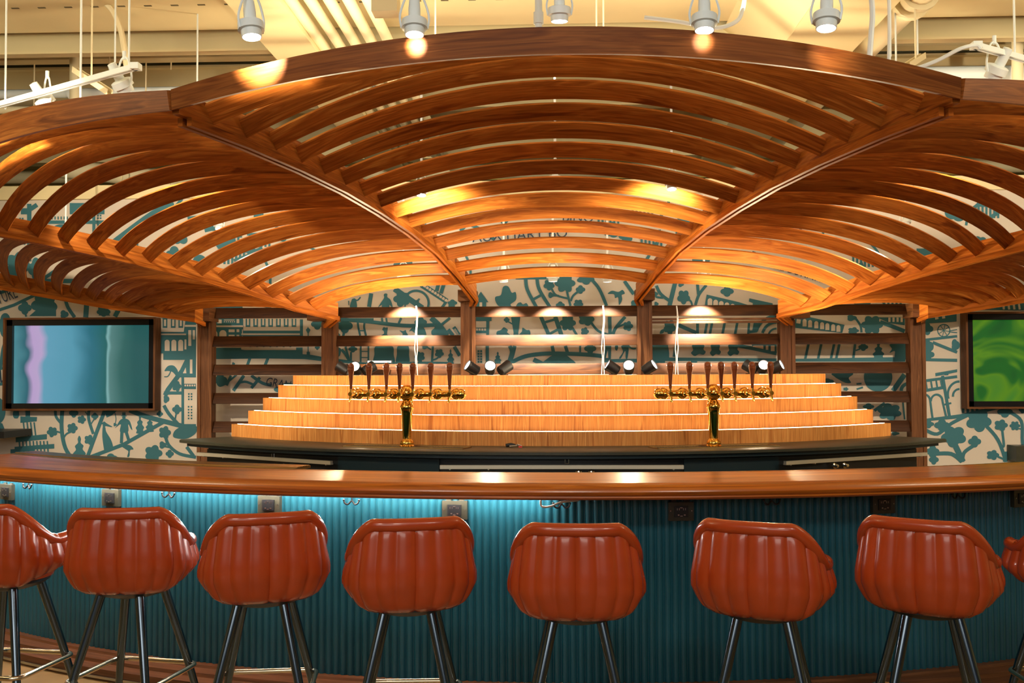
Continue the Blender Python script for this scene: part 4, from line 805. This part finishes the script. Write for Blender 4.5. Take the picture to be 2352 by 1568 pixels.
# ------------------------------------------------------------------ small adjustable spots standing on the top step
def small_spot(px, py, D, dirv, lb, power=0):
    p = at(px, py, D); z = 1.58; t = thing('spot_lamp', lb, 'spot lamp', (p.x, p.y, z), 0, 'small spot lamps on the top step'); d = V(dirv).normalized(); c = V((0, 0, max(p.z-z, .058)))
    mb = MB(); mb.lathe([(0, -.06), (.036, -.06), (.043, -.052), (.048, .05), (.042, .05), (.042, .038), (0, .038)], c, d, 20); h = mb.build('housing', M['black'], t)
    mb = MB(); mb.lathe([(0, .0385), (.041, .0385), (.038, .044), (0, .047)], c, d, 20); q = mb.build('lens', M['lens'] if power else M['lensdim'], h)
    mb = MB(); mb.tube([(0, .03, 0), (0, .03, c.z)], .006, 6); mb.box((-.025, .01, 0), (.025, .05, .006)); mb.build('bracket', M['black'], t)
    if power:
        spot(V((p.x, p.y, z))+c+d*.06, V((p.x, p.y, z))+c+d*2, power, 105, (1, .80, .50), .8, .03)
SPW = 230
for px, py, dv, lb, pw in ((787, 851, (-.8, .1, .5), 'dark spot lamp leftmost on the top step, turned away', 0), (818, 848, (-.1, -.9, .40), 'lit spot lamp behind the leftmost tap handle', SPW), (848, 852, (.7, .5, .5), 'dark spot lamp between the two leftmost tap handles', 0),
        (1084, 850, (-.75, -.35, .5), 'tilted spot lamp facing left beside the inner left post', SPW), (1126, 846, (.05, -.9, .42), 'round lit spot lamp facing out right of the inner left post', 45), (1160, 851, (.7, .5, .5), 'dark spot lamp turned away, right of the round lit one', 0),
        (1406, 851, (-.8, -.1, .5), 'spot lamp facing left beside the middle hanging cable', SPW*.6), (1444, 846, (-.05, -.9, .42), 'round lit spot lamp just left of the inner right post', 45), (1492, 850, (.75, -.35, .5), 'tilted spot lamp facing right in front of the inner right post', SPW),
        (1722, 850, (-.7, .5, .5), 'dark spot lamp between the last two tap handles on the right', 0), (1752, 848, (.0, -.9, .40), 'lit spot lamp behind the rightmost tap handle', SPW), (1784, 848, (.75, -.4, .4), 'lit spot lamp farthest right on the top step facing right', SPW)):
    small_spot(px, py, 8.22 if 1000 < px < 1600 else 8.55, dv, lb, pw)
# ------------------------------------------------------------------ track lights
def track_head(px, py, D, dirv, lb, power=0, mt='white', target=None, angle=46, sc=1., stem=.5, lens='lens', col=(1, .86, .66), cat='track light'):
    p = at(px, py, D); d = V(dirv).normalized(); t = thing('track_light', lb, cat, p, 0, 'white track spotlights')
    mb = MB(); mb.lathe([(0, -.155*sc), (.026*sc, -.15*sc), (.03*sc, -.10*sc), (.03*sc, -.05*sc), (.05*sc, -.045*sc), (.062*sc, -.04*sc), (.064*sc, .0), (.05*sc, .002), (.048*sc, .035*sc), (.044*sc, .035*sc), (.044*sc, .028*sc), (0, .028*sc)], (0, 0, 0), d, 26); mb.build('housing', M[mt], t)
    mb = MB(); mb.lathe([(0, .029*sc), (.044*sc, .029*sc), (.042*sc, .036*sc), (0, .038*sc)], (0, 0, 0), d, 26); mb.build('lens', M[lens], t)
    sd = d.cross(V((0, 0, 1))); sd = sd.normalized() if sd.length > .1 else V((1, 0, 0)); topz = V((0, 0, .17*sc))
    mb = MB(); mb.tube(catmull([sd*.064*sc, sd*.07*sc+V((0, 0, .07*sc)), sd*.03*sc+topz, -sd*.03*sc+topz, -sd*.07*sc+V((0, 0, .07*sc)), -sd*.064*sc], 6), .006*sc, 6); mb.build('yoke', M[mt], t)
    if stem:
        mb = MB(); mb.tube([topz, topz+V((0, 0, stem))], .012*sc, 8); mb.build('stem', M[mt], t)
    if power: spot(p+d*.06, target or (p+d*3), power, angle, col, .45 if angle < 100 else .9, .04)
HP = 150
TOPS = ((577, 70, 3.72, (.12, -.1, -1), 'first of the five white spotlights above the canopy edge, on the left', at(690, 275, 4.9), 'lens'), (952, 65, 3.8, (.02, -.12, -1), 'second of the five white spotlights above the canopy edge', at(1080, 330, 5.6), 'lens'), (1285, 35, 4.3, (0, .1, -1), 'middle white spotlight hidden behind the canopy top', (.05, 6.0, 1.), 'lens'), (1618, 55, 3.8, (-.02, -.12, -1), 'fourth of the five white spotlights above the canopy edge', at(1500, 330, 5.6), 'lens'), (1898, 50, 3.72, (-.06, -.12, -1), 'rightmost of the five white spotlights above the canopy edge', at(1990, 400, 5.6), 'lens'))
for px, py, D, dv, lb, tg, ln in TOPS: track_head(px, py, D, dv, lb, HP*.8 if px < 700 else 16 if px < 1400 else 5, target=tg, angle=50, lens=ln, sc=.78)
track_head(285, 200, 5.95, (.3, .5, -.8), 'white spotlight near the right end of the left light track', HP*.8, target=(-2.2, 7.2, 2.3), angle=50, stem=.05, lens='lensdim')
track_head(108, 240, 6.35, (.4, .4, -.8), 'white spotlight farther left on the left light track', HP*.8, target=(-3.2, 7.6, 2.3), angle=50, stem=.05, lens='lensdim')
for s_, lb in ((-1, 'white spotlight off to the far left, aimed at the left slats'), (1, 'white spotlight off to the far right, aimed at the right slats')):
    track_head(1268+s_*1780, 120, 4.3, (-s_*.5, .5, -.5), lb, 650, target=(s_*3.3, 6.0, 2.75), angle=56, stem=.7, lens='lensdim', col=(1, .8, .55))
track_head(2285, 168, 5.9, (-.3, .5, -.8), 'white spotlight hanging from the right light track', HP*.6, target=(2.3, 7.2, 2.3), angle=50, stem=.05, lens='lensdim')
def track(p0, p1, lb):
    p0, p1 = V(p0), V(p1); d = (p1-p0).normalized(); nn = V((-d.y, d.x, 0)); mb = MB()
    mb.loft([[p+nn*u+V((0, 0, z)) for u, z in ((-.018, 0), (-.006, 0), (-.006, .012), (.006, .012), (.006, 0), (.018, 0), (.018, .032), (-.018, .032))] for p in (p0, p1)]); mb.box(p0-V((.025, .03, .0)), p0+V((.025, .03, .036))); tag(mb.build('light_track', M['white']), lb, 'light track', 'light tracks')
track(atz(312, 160, 3.37), atz(-60, 262, 3.37), 'white light track rising to the right at the upper left')
track(atz(2242, 112, 3.42), atz(2420, 160, 3.42), 'white light track sloping down to the upper right edge')
track((-1.8, 3.8, 3.62), (1.8, 3.8, 3.62), 'white light track above the canopy front')
wirey('track_feed', [(at(2043, 100, 5.7).x, 5.7, 4.035), at(2043, 60, 5.7), at(2042, 130, 5.7), at(2045, 158, 5.7), at(2090, 160, 5.7), at(2150, 140, 5.65), at(2205, 112, 5.6), at(2242, 104, 5.6), at(2252, 112, 5.6)], .011, 'white', 'white curved feed conduit arcing into the right light track', 'conduit', 'flexible conduits')
for p0, p1, lb in (((172, 160, 7.0), (252, 212, 6.4), 'upper left, behind the light track'), ((2120, 128, 7.), (2085, 150, 6.6), 'upper right near the feed conduit')):
    a, b = at(*p0), at(*p1); mb = MB(); d = (b-a).normalized(); nn = d.cross(V((0, 0, 1))).normalized(); u2 = nn.cross(d)
    mb.loft([[p+nn*x+u2*y for x, y in ((-.02, -.02), (.02, -.02), (.02, .02), (.014, .02), (.014, -.014), (-.014, -.014), (-.014, .02), (-.02, .02))] for p in (a, b)])
    q = (a+b)/2; m = mb; mb.tube([q, (q.x, q.y, 4.325)], .006, 6)
    tag(mb.build('strut_channel', M['pipe']), 'slotted cream strut channel at the '+lb, 'strut', 'strut channels')
# fixtures among the slats
INN = ((968, 441, 6.35, 'small lit spot among the slats left of centre', (-.3, 8.6, 2.45)), (1543, 427, 6.35, 'bright lit spot among the slats right of centre', (.4, 8.6, 2.45)), (503, 521, 8.2, 'small lit spot among the left slats', (-.6, 8.0, 2.5)), (2080, 513, 7.9, 'small lit spot among the right slats', (.7, 8.0, 2.5)))
for px, py, D, lb, tg in INN: track_head(px, py, D, (.0, -.25, -1), lb, 90 if D < 7 else 110, target=tg, angle=115, sc=.62, stem=.7)
WALLW = 420
for px, py, tgx, lb, pw in ((1157, 640, -.45, 'left of three small spots between canopy and louvers', WALLW*.6), (1270, 639, 0.0, 'middle square based spot between canopy and louvers', WALLW*1.3), (1395, 640, .5, 'right of three small spots between canopy and louvers', WALLW*.5)):
    p = at(px, py, 8.78); track_head(px, py, 8.78, (0, .1, -1), lb, pw, target=(p.x, 8.99, 1.6), angle=70, sc=.8, stem=.6)
for px, lb in ((927, 'small spot hidden by the left bay slats above the louvers'), (1617, 'small spot hidden by the right bay slats above the louvers')):
    p = at(px, 640, 8.82); track_head(px, 640, 8.82, (0, .1, -1), lb, WALLW*1.3, target=(p.x, 8.99, 1.6), angle=70, sc=.8, stem=.6)
for px, py, D, lb in ((1275, 405, 6.75, 'white sprinkler head hanging through the middle slats'), (150, 608, 8.4, 'white sprinkler head hanging under the far left slats')):
    t = thing('sprinkler', lb, 'sprinkler', at(px, py, D), 0, 'sprinklers')
    mb = MB(); mb.tube([(0, 0, .0), (0, 0, .03), (0, 0, .031), (0, 0, .12)], [.02, .02, .012, .012], 12); mb.lathe([(0, -.002), (.04, -.002), (.04, .001), (0, .001)], n=20); mb.tube([(0, 0, .1), (0, 0, .9)], .008, 8); mb.build('pipe_drop', M['white'], t)
    mb = MB(); mb.tube([(-.01, 0, 0), (-.011, 0, -.02), (0, 0, -.034)], .003, 6); mb.tube([(.01, 0, 0), (.011, 0, -.02), (0, 0, -.034)], .003, 6); mb.lathe([(0, -.036), (.012, -.036), (.012, -.034), (0, -.034)], n=12); mb.build('deflector', M['steel'], t)
